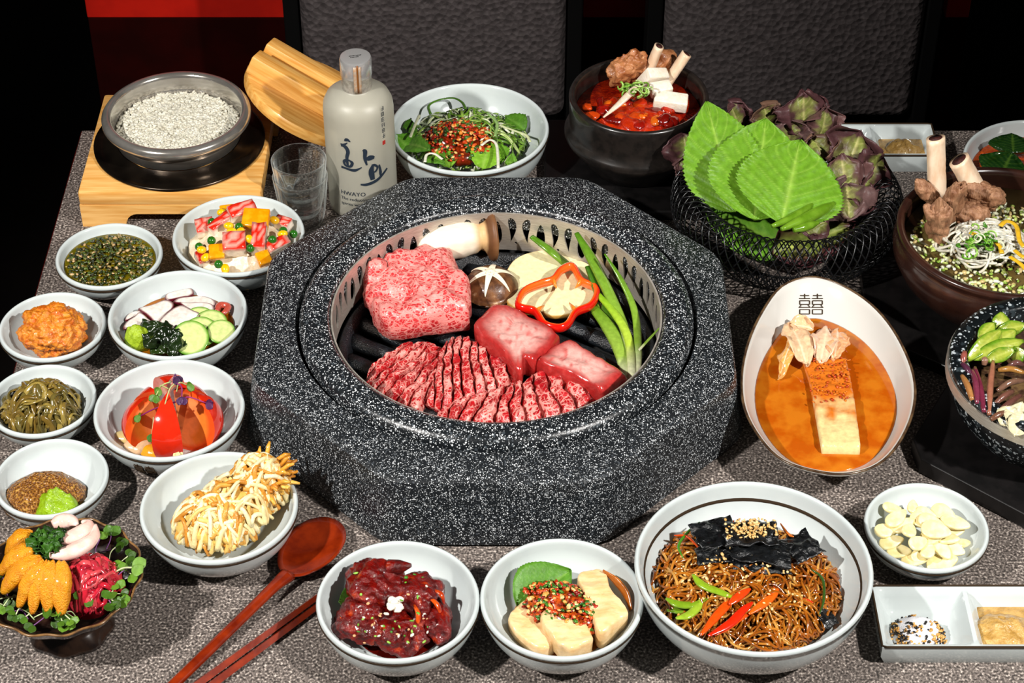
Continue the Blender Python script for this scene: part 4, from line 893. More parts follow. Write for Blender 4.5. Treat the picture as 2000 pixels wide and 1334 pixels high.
# ---- octopus
pool('amber_broth', 'octo', 2.35, mat('amber_broth', '#9a5206', .08, c2='#b06a10', sc=.4, coat=.5, trans=.3, ior=1.33), 'amber vinegar broth in the octopus bowl', 'broth')
zz = lambda L: [(200 + x / 6.667, 520 + y / 6.667) for x, y in L]
oc = ('#e6dad0', '#5a1220')
for i, (L, z, l) in enumerate((([(810, 405), (850, 360), (1050, 300), (1160, 285), (1190, 360), (1080, 405), (930, 435), (830, 440)], 2.5, 'small octopus slice at the back of the amber broth'),
    ([(920, 460), (1010, 410), (1250, 390), (1430, 420), (1490, 490), (1430, 540), (1250, 490), (1020, 480)], 2.7, 'octopus slice lying behind the largest one'), ([(1000, 465), (1070, 460), (1300, 470), (1450, 520), (1455, 640), (1300, 620), (1150, 560)], 3.0, 'octopus slice at the right above the cucumber'),
    ([(460, 545), (600, 510), (790, 440), (910, 470), (930, 530), (850, 600), (760, 700), (700, 740), (600, 650)], 2.9, 'octopus slice with a dark purple skin band at the left centre'), ([(300, 700), (330, 620), (400, 575), (470, 565), (520, 600), (420, 650)], 2.6, 'narrow octopus slice at the left side of the bowl'),
    ([(270, 800), (310, 720), (420, 640), (490, 600), (620, 690), (720, 770), (600, 810), (400, 800)], 3.0, 'octopus slice behind the green wasabi'), ([(730, 760), (760, 670), (850, 590), (960, 520), (1050, 500), (1160, 560), (1290, 625), (1200, 720), (1050, 790), (900, 810)], 3.3, 'largest white octopus slice in the middle of the bowl'))):
    s = U(0, 50); obj('octopus_slice', slab(WL(zz(L), z + .3), z, .32, n=56, rnd=.14, m=8, hf=lambda x, y: .22 * nz((x, y, 0), .6, s), cols=oc, cw=.8), m_wet, label=l, cat='octopus', group='octopus slices')
obj('octopus_tip', tube(smooth_line(WL([(1470, 600), (1540, 520), (1640, 530), (1600, 610), (1500, 640)][0:0] or zz([(1480, 600), (1530, 510), (1640, 525), (1590, 600), (1530, 630)]), 3.0) + 0, 20), [.3, .34, .3, .24, .12], 8).col('#b0493a'), m_wet, label='curled reddish octopus tip at the right', cat='octopus')
G = [crumple(W(*p, z), (2.3, 1.5), .3, amp=.55, f=1.1, rot=r, tilt=(.5, 0), th=.08).col(c) for p, z, r, c in (((305, 663), 3.6, .3, '#16230c'), ((325, 655), 4.0, 1.3, '#101c0a'), ((345, 668), 3.7, .9, '#1a2a10'), ((318, 678), 3.0, .1, '#22330f'), ((340, 682), 3.0, 2.0, '#16240c'), ((296, 642), 3.6, -.3, '#1c2c10'))]
for g in G: obj('wakame_piece', g, m_wet, label='dark green wakame seaweed piece in the octopus bowl', cat='seaweed', group='wakame in the octopus bowl')
for px, py, z, r, t, l in ((372, 660, 3.4, 1.62, .55, 'front cucumber slice with visible seeds'), (432, 648, 3.2, 1.25, .3, 'cucumber slice at the right rim of the octopus bowl'), (412, 630, 3.0, 1.45, .2, 'cucumber slice nearest the octopus tip'), (390, 625, 2.9, 1.4, .3, 'cucumber slice behind the others'), (372, 680, 2.6, 1.3, .6, 'cucumber slice tucked under the front one'), (392, 648, 3.1, 1.5, .4, 'cucumber slice in the middle of the fan')):
    c = W(px, py, z + .3); a = np.linspace(0, 2 * math.pi, 24, endpoint=False); P = np.c_[c[0] + r * np.cos(a), c[1] + r * np.sin(a)]
    g = slab(P, c[2] - .09, .18, n=48, rnd=.06, m=7, cols=('#c3cf86', '#4f8a14'), cw=.88); g.v = (g.v - c) @ rotm(t, .1, 0).T + c; obj('cucumber_slice', g, m_wet, label=l, cat='cucumber', group='cucumber slices in the octopus bowl')
c = W(270, 658, 3.2); g = mound(c, 1.3, 1.15, 2.4, 1.9, amp=.22, f=1.3, n=36); obj('wasabi_mound', g, mat('green_wasabi', '#86a012', .4, c2='#9cb524', sc=2, bump=.6, bsc=5), label='yellow green wasabi mound in the octopus bowl', cat='wasabi')
# ---- seasoned olive brown stems
X, Y, R, h, o = BOWL['brown']; c = W(78, 790, 2.6)
G = [strand((c[0], c[1]), 3.5, 3.3, 1.3, 2.7, U(.12, .25), 12, 1.2, 6, U(3, 7), flat=(1.4, .5), jit=.6).col(random.choice(['#6a5420', '#7c662a', '#584818', '#8c7838', '#625628', '#75602a'])) for _ in range(105)]
obj('seasoned_stems', join(G), m_wet, label='tangle of glossy olive brown seasoned stems', cat='vegetable', kind='stuff')
# ---- tomato
X, Y, R, h, o = BOWL['tom']
m_tom = mat('tomato_flesh', rough=.12, vc=True, var=.15, sc=1.5, coat=.6)
def lune(c, r, a0, a1, label, out=.4, tilt=(0, 0, 0), sq=.86):
    nu, nv = 16, 12; am = (a0 + a1) / 2; V, F, C = [], [], []
    for i in range(nu + 1):
        th = math.pi * i / nu
        for j in range(nv + 1):
            a = a0 + (a1 - a0) * j / nv; V.append((r * math.sin(th) * math.cos(a), r * math.sin(th) * math.sin(a), r * sq * math.cos(th))); C.append(lin('#cc260e'))
    for i in range(nu):
        for j in range(nv): p = i * (nv + 1) + j; F.append((p, p + nv + 1, p + nv + 2, p + 1))
    for side, a in ((0, a0), (1, a1)):
        b = len(V); m = 6
        for i in range(nu + 1):
            th = math.pi * i / nu
            for k in range(m + 1):
                q = k / m; rr = r * math.sin(th) * q; d = .14 * math.sin(q * math.pi) * math.sin(th) * (1 if side else -1); ca = a + (math.pi / 2 if side else math.pi / 2)
                V.append((rr * math.cos(a) - d * math.cos(ca) * (1), rr * math.sin(a) - d * math.sin(ca), r * sq * math.cos(th) * (.3 + .7 * q) if True else 0)); C.append(lin('#e2521e') if q > .8 else (lin('#dc7a2c') if q > .35 and abs(math.cos(th)) < .75 else lin('#ea8a50')))
        for i in range(nu):
            for k in range(m): p = b + i * (m + 1) + k; f = (p, p + 1, p + m + 2, p + m + 1); F.append(f if side else f[::-1])
    g = Geo(V, F, C); g.v = g.v @ rotm(*tilt).T + np.array([c[0] + out * math.cos(am), c[1] + out * math.sin(am), c[2]]); obj('tomato_wedge', g, m_tom, label=label, cat='tomato', group='tomato wedges')
c = W(336, 815, 3.6); D = math.radians
lune(c, 3.35, D(-110), D(-66), 'front tomato wedge showing its red skin', .75, (-.15, 0, 0), .95); lune(c, 3.3, D(-36), D(12), 'right tomato wedge with cut flesh towards the front', 1.1, (-.2, .25, 0)); lune(c, 3.1, D(24), D(66), 'tomato wedge at the back right of the bowl', .5); lune(c, 3.2, D(75), D(125), 'tomato wedge forming the back peak', .35, (.1, 0, 0), 1.15); lune(c, 3.1, D(128), D(165), 'left rear tomato wedge with a pointed skin edge', .6, (0, -.2, 0)); lune(c, 3.2, D(-186), D(-140), 'left front tomato wedge with glazed flesh', 1.1, (-.2, -.25, 0), .75)
for px, py, z, l, cl in ((270, 872, 2.0, 'pale chicken slice under the tomato', '#d8b48c'), (300, 882, 1.9, 'yellow egg piece beside the tomato', '#dc9a1c'), (245, 855, 1.9, 'pale onion piece at the left of the tomato bowl', '#cdb77a')):
    g = blob(W(px, py, z), (1.25, .75, .5), .15, 1, d=3, rot=(.2, 0, U(-.3, .3))).col(cl); g.v[:, 2] = np.maximum(g.v[:, 2], 1.0); obj('garnish_piece', g, m_wet, label=l, cat='food piece')
for i, (a, b, st, lc) in enumerate((((335, 745, 7.6), (305, 772, 7.0), '#a8b070', '#48701e'), ((345, 748, 7.6), (355, 775, 7.2), '#8a2a6a', '#43204a'), ((340, 750, 7.6), (322, 790, 6.6), '#b8bc80', '#587c2c'), ((343, 785, 6.6), (275, 812, 5.0), '#8a1f66', '#48701e'), ((350, 780, 6.8), (402, 787, 6.2), '#9a2a70', '#4a1c44'), ((326, 800, 6.2), (345, 880, 3.4), '#d8cf98', '#d8cf98'), ((300, 815, 5.6), (297, 848, 4.6), '#cfc890', '#4d7f35'), ((338, 742, 7.9), (344, 735, 8.1), '#5a2a5a', '#3a1f40'), ((330, 760, 7.3), (312, 758, 7.4), '#a8b070', '#547a26'), ((345, 765, 7.2), (365, 752, 7.3), '#a8b070', '#547a26'))):
    obj('microgreen', sprout(W(*a), W(*b), .06, .5, st, lc), m_leaf, label='thin microgreen sprig lying on the tomato wedges', cat='microgreen', group='microgreens on the tomato')
# ---- mustard patty with wasabi
c = W(84, 958, 2.2); g = mound(c, 3.45, 2.7, 1.1, 2.2, n=72, m=26, amp=.06, f=1.0, rot=.15); k = np.array([nz(v, 4.5, 2) for v in g.v]); g.v[:, 2] += .10 * k; g.v[:, 0] += .08 * np.roll(k, 3)
obj('mustard_patty', g, mat('wholegrain_mustard', '#4a260a', .35, c2='#8a561c', c3='#bc8e40', sc=5.5, kind='voronoi', lo=.1, hi=.55, coat=.3, bump=1.0, bsc=5.5, bkind='voronoi'), label='oval brown wholegrain mustard patty', cat='mustard')
c = W(107, 974, 3.0); g = mound(c, 1.95, 1.7, 1.1, 2.4, amp=.3, f=1.0, n=40); obj('wasabi_mound', g, mat('bright_wasabi', '#7a9a08', .3, c2='#8cae14', sc=2, coat=.2, bump=.5, bsc=5), label='bright green wasabi mound in front of the mustard patty', cat='wasabi')
# ---- fried potato fritter
X, Y, R, h, o = BOWL['fried']; c1 = W(420, 1010, 3.2); c2 = W(505, 945, 4.2)
G = [blob((c1[0], c1[1], 2.9), (3.1, 2.8, 1.9), .1, .8, d=4).col('#d9b35c'), blob((c2[0], c2[1], 3.8), (2.2, 2.0, 2.2), .1, .8, d=3).col('#c9903a')]
cl = ['#e6c88a', '#ecd79c', '#dcae58', '#f0e0b0', '#d0963c', '#e4c070', '#eddaa4', '#c88428', '#efe0b4']
cm = (c1 + c2) / 2; G.append(blob((cm[0], cm[1], 3.2), (2.9, 2.5, 2.0), .1, .8, d=4).col('#d0a04a'))
for i in range(330):
    if i % 7 == 6: cc, rr, z0, hh = cm, (3.3, 2.9), 2.0, 3.9
    elif i % 5 < 3: cc, rr, z0, hh = c1, (3.6, 3.1), 1.6, 3.5
    else: cc, rr, z0, hh = c2, (2.7, 2.5), 2.6, 4.1
    G.append(strand(cc, rr[0], rr[1], z0, hh, U(.14, .23), 9, .6, 6, U(2.4, 5.0), jit=.4).col(random.choice(cl)))
for i in range(34):
    a = U(-1.2, 1.6); cc = c2 + np.array([1.9 * math.cos(a), 1.7 * math.sin(a), U(-.5, 1.8)]); d = np.array([math.cos(a) * U(.4, 1.5), math.sin(a) * U(.4, 1.5), U(.0, 1.2)]); G.append(tube([cc, cc + d * .6 + np.array([0, 0, .2]), cc + d], [.2, .18, .1], 6).col(random.choice(['#d08a28', '#e0a038', '#c47a1c', '#e6b450'])))
obj('potato_fritter', join(G), mat('fried_potato', rough=.4, vc=True, var=.25, sc=1.6, coat=.2, bump=.3, bsc=5), label='golden nest fritter of fried potato strips', cat='fritter')
# ---- footed dish: sea urchin, prawn, parsley, raw beef, sprouts
fz = lambda L, s=4.303: [(x / s, 990 + y / s) for x, y in L]
m_uni = mat('sea_urchin_roe', '#c87404', .35, c2='#e09410', c3='#b05c04', sc=1.2, lo=.3, hi=.6, bump=.8, bsc=9, coat=.3, sss=.1)
for a, b, w, z1, z2, l in (((520, 450), (520, 900), .82, 8.6, 6.2, 'rightmost sea urchin lobe beside the raw beef'), ((430, 450), (400, 880), .72, 8.7, 6.3, 'plump sea urchin lobe second from the beef'), ((380, 440), (270, 890), .62, 8.7, 6.2, 'narrow sea urchin lobe in the middle of the fan'), ((360, 450), (160, 840), .66, 8.7, 6.2, 'sea urchin lobe left of the middle of the fan'), ((350, 420), (20, 720), .85, 8.7, 6.4, 'large sea urchin lobe with dark lines'), ((320, 330), (0, 560), .85, 8.6, 6.8, 'sea urchin lobe reaching the left edge of the photo'), ((280, 220), (60, 400), .8, 8.2, 6.8, 'rearmost sea urchin lobe behind the parsley')):
    A, B = W(*fz([a])[0], z1), W(*fz([b])[0], z2); P = smooth_line([A, (A + B) / 2 + np.array([0, 0, .5]), B], 24); r = w * np.sin(np.linspace(.12, math.pi - .18, 24)) ** .6
    g = tube(P, r, 14, flat=(1, .8), up=(0, 0, 1)); k = np.arange(len(g.v)) % 14; g.v[:, 2] -= np.where(k == 3, .22, np.where((k == 4) | (k == 2), .1, 0)) * 1.0; bump_mesh(g, .09, 1.8, 3); obj('sea_urchin_lobe', g, m_uni, label=l, cat='sea urchin', group='sea urchin lobes')
m_prawn = mat('raw_prawn', '#dfb3a6', .18, c2='#e8c8bd', sc=.9, sss=.25, coat=.5, bump=.15, bsc=3)
for P, l in (([(420, 400), (560, 390), (700, 330), (790, 250), (800, 150)], 'front raw prawn lying on the beef'), ([(460, 260), (580, 260), (690, 210), (740, 150), (690, 120)], 'middle raw prawn beside the parsley'), ([(440, 150), (520, 120), (600, 120), (650, 150)], 'rear raw prawn behind the parsley')):
    Q = smooth_line(WL([(x, y, 8.3) for x, y in fz(P)]), 26); obj('raw_prawn', tube(Q, [.35, .62, .68, .6, .42, .15], 12, flat=(1, .75), up=(0, 0, 1)), m_prawn, label=l, cat='prawn', group='raw prawns')
c = W(*fz([(385, 270)])[0], 9.0); G = [crumple((c[0] + U(-1.05, 1.05), c[1] + U(-1.0, 1.0), c[2] - .5 + U(-.4, .6)), (.8, .8), .1, n=8, amp=.3, f=3.0, rot=U(0, 6), tilt=(U(-.8, .8), U(-.8, .8)), th=.04).col(random.choice(['#1c3a0c', '#294e12', '#162e0a', '#345c18'])) for _ in range(60)]
obj('parsley_sprig', join(G), m_leaf, label='curly green parsley sprig on top of the sea urchin', cat='parsley')
c = W(*fz([(740, 560)])[0], 6.6); G = [mound(c, 2.3, 2.6, 4.3, 2.4, amp=.1).col('#a01828')] + [strand(c, 2.5, 2.8, 4.4, 3.0, U(.16, .26), 9, .8, 6, U(1.8, 4), flat=(1.2, .7), jit=.3).col(random.choice(['#b81f30', '#c83440', '#a0182a', '#d04a50', '#b02a38'])) for _ in range(90)]
obj('raw_beef_shreds', join(G), mat('raw_beef_shreds', rough=.16, vc=True, var=.3, sc=1.2, coat=.6, bump=.2, bsc=3), label='pile of glossy red raw beef shreds in the footed dish', cat='raw beef', kind='stuff')
FX, FY = -34.3, -34.2
for i in range(36):
    a = U(-2.9, .9); r0, r1 = U(3.0, 4.4), U(4.2, 5.5); b = (FX + r0 * math.cos(a), FY + r0 * math.sin(a), 5.0 + U(0, .4)); t = (FX + r1 * math.cos(a + U(-.3, .3)), FY + r1 * math.sin(a + U(-.3, .3)), 5.6 + U(0, .6))
    obj('sprout', sprout(b, t, .05, U(.45, .7), random.choice(['#b8c890', '#7a4a80', '#c8d4a0']), random.choice(['#3f6418', '#567c22', '#324f14'])), m_leaf, label='small green leafed sprout around the raw beef', cat='sprout', group='sprouts in the footed dish')
A = W(*fz([(920, 580)])[0], 5.9); B = W(*fz([(1110, 510)])[0], 6.6); obj('sprout', sprout(A, B, .08, .8, '#b5c090', '#6f9440'), m_leaf, label='large sprout leaning over the rim of the footed dish', cat='sprout')
# ================================================================= front bowls and right side
# ---- spicy crab
X, Y, R, h, o = BOWL['crab']
m_crab = mat('spicy_crab_sauce', '#3a0604', .16, c2='#6e0c06', c3='#b8400c', sc=1.1, lo=.32, hi=.58, coat=.35, spec=.35, bump=.8, bsc=4, det=7)
def chunk(px, py, z, r, l, m, name, cat, grp, rot=(0, 0, 0), amp=.3, f=.7, lo=.9, d=5):
    g = blob(W(px, py, z), r, amp, f, None, d, rot, o=5); g.v[:, 2] = np.maximum(g.v[:, 2], lo); return obj(name, g, m, label=l, cat=cat, group=grp)
pool('chilli_sauce', 'crab', 1.5, mat('dark_chilli_sauce', '#3a0604', .12, c2='#5c0c06', sc=.6, coat=.6), 'dark red chilli sauce at the bottom of the crab bowl')
for px, py, z, r, l, rot in ((735, 1150, 4.0, (2.2, 2.6, 1.9), 'large sauce covered crab body piece at the back left', (0, .3, .5)), (720, 1210, 3.0, (2.6, 2.0, 1.6), 'crab piece at the left front of the bowl', (0, 0, .2)), (775, 1235, 2.7, (2.4, 1.7, 1.3), 'crab piece nearest the front rim', (.1, .1, -.3)), (815, 1170, 3.5, (1.9, 2.3, 1.5), 'crab piece with shell edge on the right', (0, .3, -.5)), (850, 1215, 2.6, (1.3, 2.0, 1.2), 'narrow dark crab leg at the right rim', (0, .2, .3))):
    chunk(px, py, z, r, l, m_crab, 'crab_piece', 'crab', 'spicy crab pieces', rot)
A, B = W(760, 1110, 5.4), W(803, 1104, 6.0); obj('crab_claw', tube(smooth_line([A, (A + B) / 2, B], 12), [.7, .55, .15], 8), m_crab, label='small crab claw tip pointing up at the back', cat='crab')
m_shell = mat('orange_crab_shell', '#c2480c', .2, c2='#8a1a06', sc=1.2, coat=.6)
for a, b in (((830, 1160, 4.6), (865, 1215, 3.0)), ((808, 1180, 4.4), (812, 1235, 3.0)), ((665, 1205, 3.2), (690, 1240, 2.2)), ((840, 1150, 4.4), (868, 1180, 3.8))):
    A, B = W(*a), W(*b); obj('shell_edge', tube(smooth_line([A, (A + B) / 2 + np.array([.3, 0, .3]), B], 12), [.1, .24, .1], 6, flat=(1, .4)), m_shell, label='orange crab shell edge showing through the sauce', cat='crab shell', group='crab shell edges')
ct = W(745, 1175, 5.2)
obj('scallion_topping', bits(70, lambda: tuple(W(U(690, 835), U(1120, 1260), 5.0) * np.array([1, 1, 0]) + np.array([0, 0, U(4.2, 5.6) - .0])), (.1, .2), ['#5f9a24', '#8cb84a', '#e4dcc8', '#d8a070', '#3f7a18'], .5), m_vc, label='chopped scallion and nuts sprinkled on the crab', cat='topping', kind='stuff')
obj('white_garnish', join([blob(W(772, 1182, 5.2) + np.array([U(-.5, .5), U(-.7, .7), U(-.2, .2)]), (.3, .25, .2), .3, 2, d=2) for _ in range(14)]), mat('white_crumb', '#e6dccc', .5), label='small white crumb garnish on top of the crab', cat='garnish', kind='stuff')
obj('perilla_leaf', leaf(W(720, 1180, 2.2), W(662, 1175, 3.6), 3.2, (0, -.3, 1), cols=('#3a5f1c', '#557f30')), m_leaf, label='perilla leaf under the spicy crab', cat='leaf')
# ---- braised fish
X, Y, R, h, o = BOWL['fish']
pool('soy_broth', 'fish', 1.7, mat('soy_broth', '#8a4a0c', .08, c2='#a86418', sc=.5, coat=.6), 'brown soy broth under the fish')
m_fish = mat('braised_fish', '#d8b078', .25, c2='#e4c494', sc=1.0, stretch=(.6, 1.6, 1), coat=.4, sss=.15, bump=.3, bsc=2.5)
fx = lambda L: [(600 + x / 3.03, 1030 + y / 3.03) for x, y in L]
for L, z, th, l in (([(1190, 560), (1230, 480), (1330, 430), (1420, 560), (1470, 660), (1440, 710), (1370, 725), (1270, 660)], 1.5, 1.6, 'left piece of braised fish'), ([(1380, 560), (1420, 480), (1560, 440), (1640, 560), (1690, 660), (1640, 705), (1570, 730), (1490, 700), (1440, 640)], 2.0, 1.9, 'middle piece of braised fish at the front'),
                    ([(1600, 300), (1680, 260), (1760, 270), (1800, 380), (1900, 510), (1850, 560), (1740, 640), (1690, 560), (1640, 420)], 2.0, 2.2, 'right piece of braised fish with dark skin')):
    obj('fish_piece', bump_mesh(slab(WL(fx(L), z + th * .8), z, th, n=64, rnd=.35, m=10, hf=lambda x, y: .25 * fbm((x, y, 0), .6, 3)), .08, 1.4, 2), m_fish, label=l, cat='fish', group='braised fish pieces')
A = [W(*p, z) for p, z in zip(fx([(1750, 255), (1830, 320), (1890, 400), (1915, 490)]), (4.3, 4.0, 3.7, 3.3))]; obj('fish_skin', tube(smooth_line(A, 20), [.15, .5, .55, .3], 8, flat=(.35, 1)).col('#a85a14'), m_wet, label='strip of brown fish skin along the right piece', cat='fish skin')
obj('perilla_leaf', leaf(W(*fx([(1240, 470)])[0], 2.6), W(*fx([(1560, 255)])[0], 3.6), 4.8, (.2, -.4, 1), cols=('#4c7d20', '#6a9438'), cup=.1), m_leaf, label='serrated perilla leaf behind the fish', cat='leaf')
c = W(*fx([(1520, 440)])[0], 4.0)
obj('sauce_base', mound(c, 3.3, 2.15, 2.9, 1.5, amp=.2, f=1.2, rot=-.5), mat('chopped_sauce_base', '#8a2c08', .2, c2='#b85010', sc=2, coat=.5), label='red brown sauce spread over the fish', cat='sauce', kind='stuff')
obj('chopped_sauce', bits(420, (lambda f=on_mound((0, 0), 3.5, 2.3, 3.1, 1.5): (lambda p: (c[0] + p[0] * .88 + p[1] * .48, c[1] - p[0] * .48 + p[1] * .88, p[2]))(f())), (.12, .28), ['#a8240a', '#c8501a', '#d89a4a', '#2f5c14', '#234a10', '#e0b878', '#7a1406', '#b83c10', '#3c701c'], .55), m_wet, label='chopped chilli, scallion and garlic heaped on the fish', cat='sauce', kind='stuff')
# ---- glass noodles
X, Y, R, h, o = BOWL['jap']; cn = (W(1455, 1125, 4.4)[0], W(1455, 1125, 4.4)[1])
m_nood = mat('glass_noodles', rough=.12, vc=True, var=.3, sc=.8, coat=.6)
G = [mound(cn, 7.2, 6.4, 2.2, 1.7, amp=.12, f=.8).col('#5a2a06')] + [strand(cn, 7.8, 6.9, 2.5, 2.4, U(.09, .13), 22, 1.1, 5, U(7, 16), jit=.55).col(random.choice(['#8a480c', '#9c5814', '#b07026', '#74380a', '#bc8840', '#a06018', '#965010'])) for _ in range(340)]
obj('glass_noodles', join(G), m_nood, label='tangle of glossy brown glass noodles', cat='noodles', kind='stuff')
jx = lambda L: [(1220 + x / 3.42, 920 + y / 3.42) for x, y in L]
m_nori = mat('black_seaweed', '#08090a', .25, c2='#121416', sc=2, coat=.4, bump=.5, bsc=5)
for (p, s, z, r, l) in (((610, 430), (3.4, 2.9), 5.6, .3, 'black seaweed piece at the left of the noodles'), ((600, 570), (2.9, 1.9), 5.2, .1, 'black seaweed piece below the left one'), ((840, 430), (4.2, 2.6), 6.1, .0, 'black seaweed under the sesame seeds'), ((920, 550), (4.6, 2.6), 5.7, -.2, 'large black seaweed piece in the middle'), ((950, 650), (3.8, 1.6), 5.0, -.1, 'black seaweed piece at the front of the noodles'), ((1180, 520), (2.6, 2.8), 5.2, .5, 'black seaweed piece at the right of the noodles'), ((780, 620), (1.9, 1.4), 5.2, .4, 'small black seaweed scrap in the middle'), ((1340, 980), (1.2, 2.0), 3.6, .4, 'small seaweed scrap at the right rim')):
    c = W(*jx([p])[0], z); obj('seaweed_piece', crumple(c + np.array([0, 0, .15]), s, .25, amp=.36, f=.9, rot=r, th=.07, n=20), m_nori, label=l, cat='seaweed', group='seaweed on the noodles')
def strip(L, z, r, c, l, name, flat=(1, .4)):
    P = smooth_line(WL(L, 0) if len(L[0]) > 2 else WL(L, z), 22); obj(name, tube(P, r, 8, flat=flat, up=(0, 0, 1)).col(c), m_wet, label=l, cat='pepper strip', group='pepper strips on the noodles')
for L, z, c, l, nm in (([(455, 690), (520, 760), (640, 810), (770, 860)], 5.2, '#7d9c1e', 'long green pepper strip on the noodles', 'green_pepper_strip'), ([(275, 850), (360, 890), (470, 890), (620, 840)], 4.6, '#6e8e1a', 'green pepper strip at the left rim', 'green_pepper_strip'), ([(340, 985), (430, 960), (500, 890), (540, 810)], 4.6, '#8aa62a', 'curved green pepper strip crossing the others', 'green_pepper_strip'), ([(280, 930), (400, 930), (560, 935)], 4.0, '#62821a', 'lowest green pepper strip', 'green_pepper_strip'),
                       ([(510, 1095), (620, 960), (700, 870), (760, 770)], 5.0, '#d8480a', 'long orange red pepper strip at the left of the fan', 'red_pepper_strip'), ([(560, 1100), (700, 1020), (790, 930), (855, 875)], 5.2, '#cf2408', 'deep red pepper strip in the middle of the fan', 'red_pepper_strip'), ([(830, 955), (920, 890), (990, 830), (1025, 785)], 5.0, '#e05a10', 'orange pepper strip at the right of the fan', 'red_pepper_strip'), ([(700, 890), (770, 830), (840, 785)], 5.3, '#d83c0c', 'short red pepper strip at the top of the fan', 'red_pepper_strip'), ([(600, 1095), (680, 1040), (760, 985), (840, 950)], 4.8, '#e0520e', 'orange pepper strip at the front of the fan', 'red_pepper_strip')):
    strip(jx(L), z, [.12, .36, .38, .3, .1], c, l, nm)
for L, z, c in (([(330, 430), (420, 440), (510, 530)], 5.0, '#c04008'), ([(500, 340), (420, 410), (360, 500), (390, 580)], 5.0, '#3f7a1a'), ([(730, 330), (700, 440)], 6.2, '#c84a0c'), ([(920, 700), (1000, 780), (1040, 800)], 4.9, '#c84a0c'), ([(1220, 640), (1320, 720), (1330, 860), (1300, 960)], 4.6, '#2c4a18'), ([(1040, 350), (1090, 420), (1130, 440)], 5.6, '#b8601c'), ([(1190, 850), (1260, 880)], 4.6, '#c43208')):
    obj('vegetable_shred', tube(smooth_line(WL(jx(L), z), 16), [.05, .12, .12, .05], 5).col(c), m_wet, label='thin vegetable shred among the glass noodles', cat='vegetable shred', group='vegetable shreds in the noodles')
sp = W(*jx([(840, 370)])[0], 6.5)
def seedpos():
    if random.random() < .45: return (sp[0] + max(-1.9, min(1.9, random.gauss(0, 1.0))), sp[1] - .2 + max(-1.1, min(.8, random.gauss(0, .6))), 6.6 + U(-.1, .15))
    a = U(0, 6.283); q = math.sqrt(random.random()); return (cn[0] + 6.3 * q * math.cos(a), cn[1] + 5.5 * q * math.sin(a), 2.75 + 2.9 * max(0, 1 - q * q) ** .6 + .25)
obj('sesame_seeds', bits(420, seedpos, (.11, .16), ['#d8b070', '#e4c48c', '#c89a54'], .5), m_vc, label='toasted sesame seeds sprinkled over the noodles', cat='sesame', kind='stuff')
# ---- garlic slices
X, Y, R, h, o = BOWL['garlic']
gx = lambda L: [(1660 + x / 6.063, 920 + y / 6.063) for x, y in L]
m_gar = mat('raw_garlic', '#e6d596', .3, c2='#efe3b4', sc=1.4, coat=.3, sss=.2)
gl = [((560, 540), .95, .7, 3.3), ((440, 690), .95, .2, 2.7), ((500, 820), .9, .1, 2.4), ((590, 930), .9, -.2, 2.1), ((700, 690), .85, 1.2, 3.6), ((800, 830), .85, .6, 3.3), ((1030, 680), 1.1, -.4, 3.8), ((960, 590), 1.0, -.2, 3.4), ((900, 490), .8, -.3, 3.1), ((1120, 480), 1.0, -.7, 3.1), ((1250, 600), 1.1, -.4, 3.1), ((740, 410), .7, 1.4, 3.2), ((500, 430), .8, .1, 2.8), ((770, 1040), .95, -.3, 2.0), ((930, 930), .8, 1.2, 2.8), ((1090, 910), .9, -1.0, 2.6), ((1220, 890), .95, -.5, 2.5), ((1100, 1060), 1.15, .1, 1.9), ((1340, 840), .6, .4, 2.0), ((850, 570), .9, -.9, 3.3), ((1160, 780), .9, -.3, 3.0), ((640, 620), .9, .3, 3.1), ((1250, 690), .7, .2, 2.6), ((820, 960), .7, .8, 2.4), ((980, 760), .9, .0, 3.2)]
for (p, s, rz, z) in gl:
    a = np.linspace(0, 2 * math.pi, 18, endpoint=False); P = np.c_[s * 1.12 * np.cos(a), s * .68 * np.sin(a) * (1 - .35 * np.cos(a))]; g = slab(P, 0, .34, n=24, rnd=.13, m=4); g.v = g.v @ rotm(U(-.15, .5), U(-.35, .35), rz).T + W(*gx([p])[0], z) - np.array([0, 0, .3])
    obj('garlic_slice', g, m_gar, label='ivory raw garlic slice in the small pale bowl', cat='garlic', group='raw garlic slices')
# ---- front sauce tray: salt, sesame, garlic paste
c = W(1792, 1228, 1.4); obj('salt_mound', mound(c, 2.1, 1.75, .5, 1.35, amp=.1, f=.8), mat('white_salt', '#e4e4e8', .6, bump=.4, bsc=12), label='white salt mound in the left hollow of the sauce tray', cat='salt', kind='stuff')
def ringpos():
    a = U(0, 6.283); q = U(.72, 1.08) if random.random() < .8 else U(.1, .9)
    if math.sin(a) > .55 and random.random() < .8: a = U(3.3, 6.1)
    return (c[0] + 2.15 * q * math.cos(a), c[1] + 1.8 * q * math.sin(a), .55 + 1.35 * max(0, 1 - q * q) ** .6 + .06)
obj('sesame_seeds', bits(260, ringpos, (.11, .16), ['#c89448', '#d4a860', '#14110f', '#14110f', '#b8843c'], .5), m_vc, label='black and tan sesame seeds around the salt', cat='sesame', kind='stuff')
m_paste = mat('garlic_paste', '#a8803e', .22, c2='#c09a58', sc=1.6, coat=.4, bump=.7, bsc=4)
c = W(1965, 1228, 1.6); obj('garlic_paste', join([boxg(35.9, 44.9, -37.5, -32.9, .45, .95, .2), mound(c, 3.0, 2.1, .7, 1.3, amp=.2, f=1.1, n=56)]), m_paste, label='brown minced garlic paste in the right hollow of the front tray', cat='paste', kind='stuff')
c = W(1765, 283, 1.5); obj('garlic_paste', join([boxg(37.0, 41.8, 26.8, 30.8, .45, 1.0, .2), mound(c, 1.9, 1.4, .7, 1.2, amp=.2, f=1.1, n=48)]), m_paste, label='brown minced garlic paste in the tray behind the basket', cat='paste', kind='stuff')
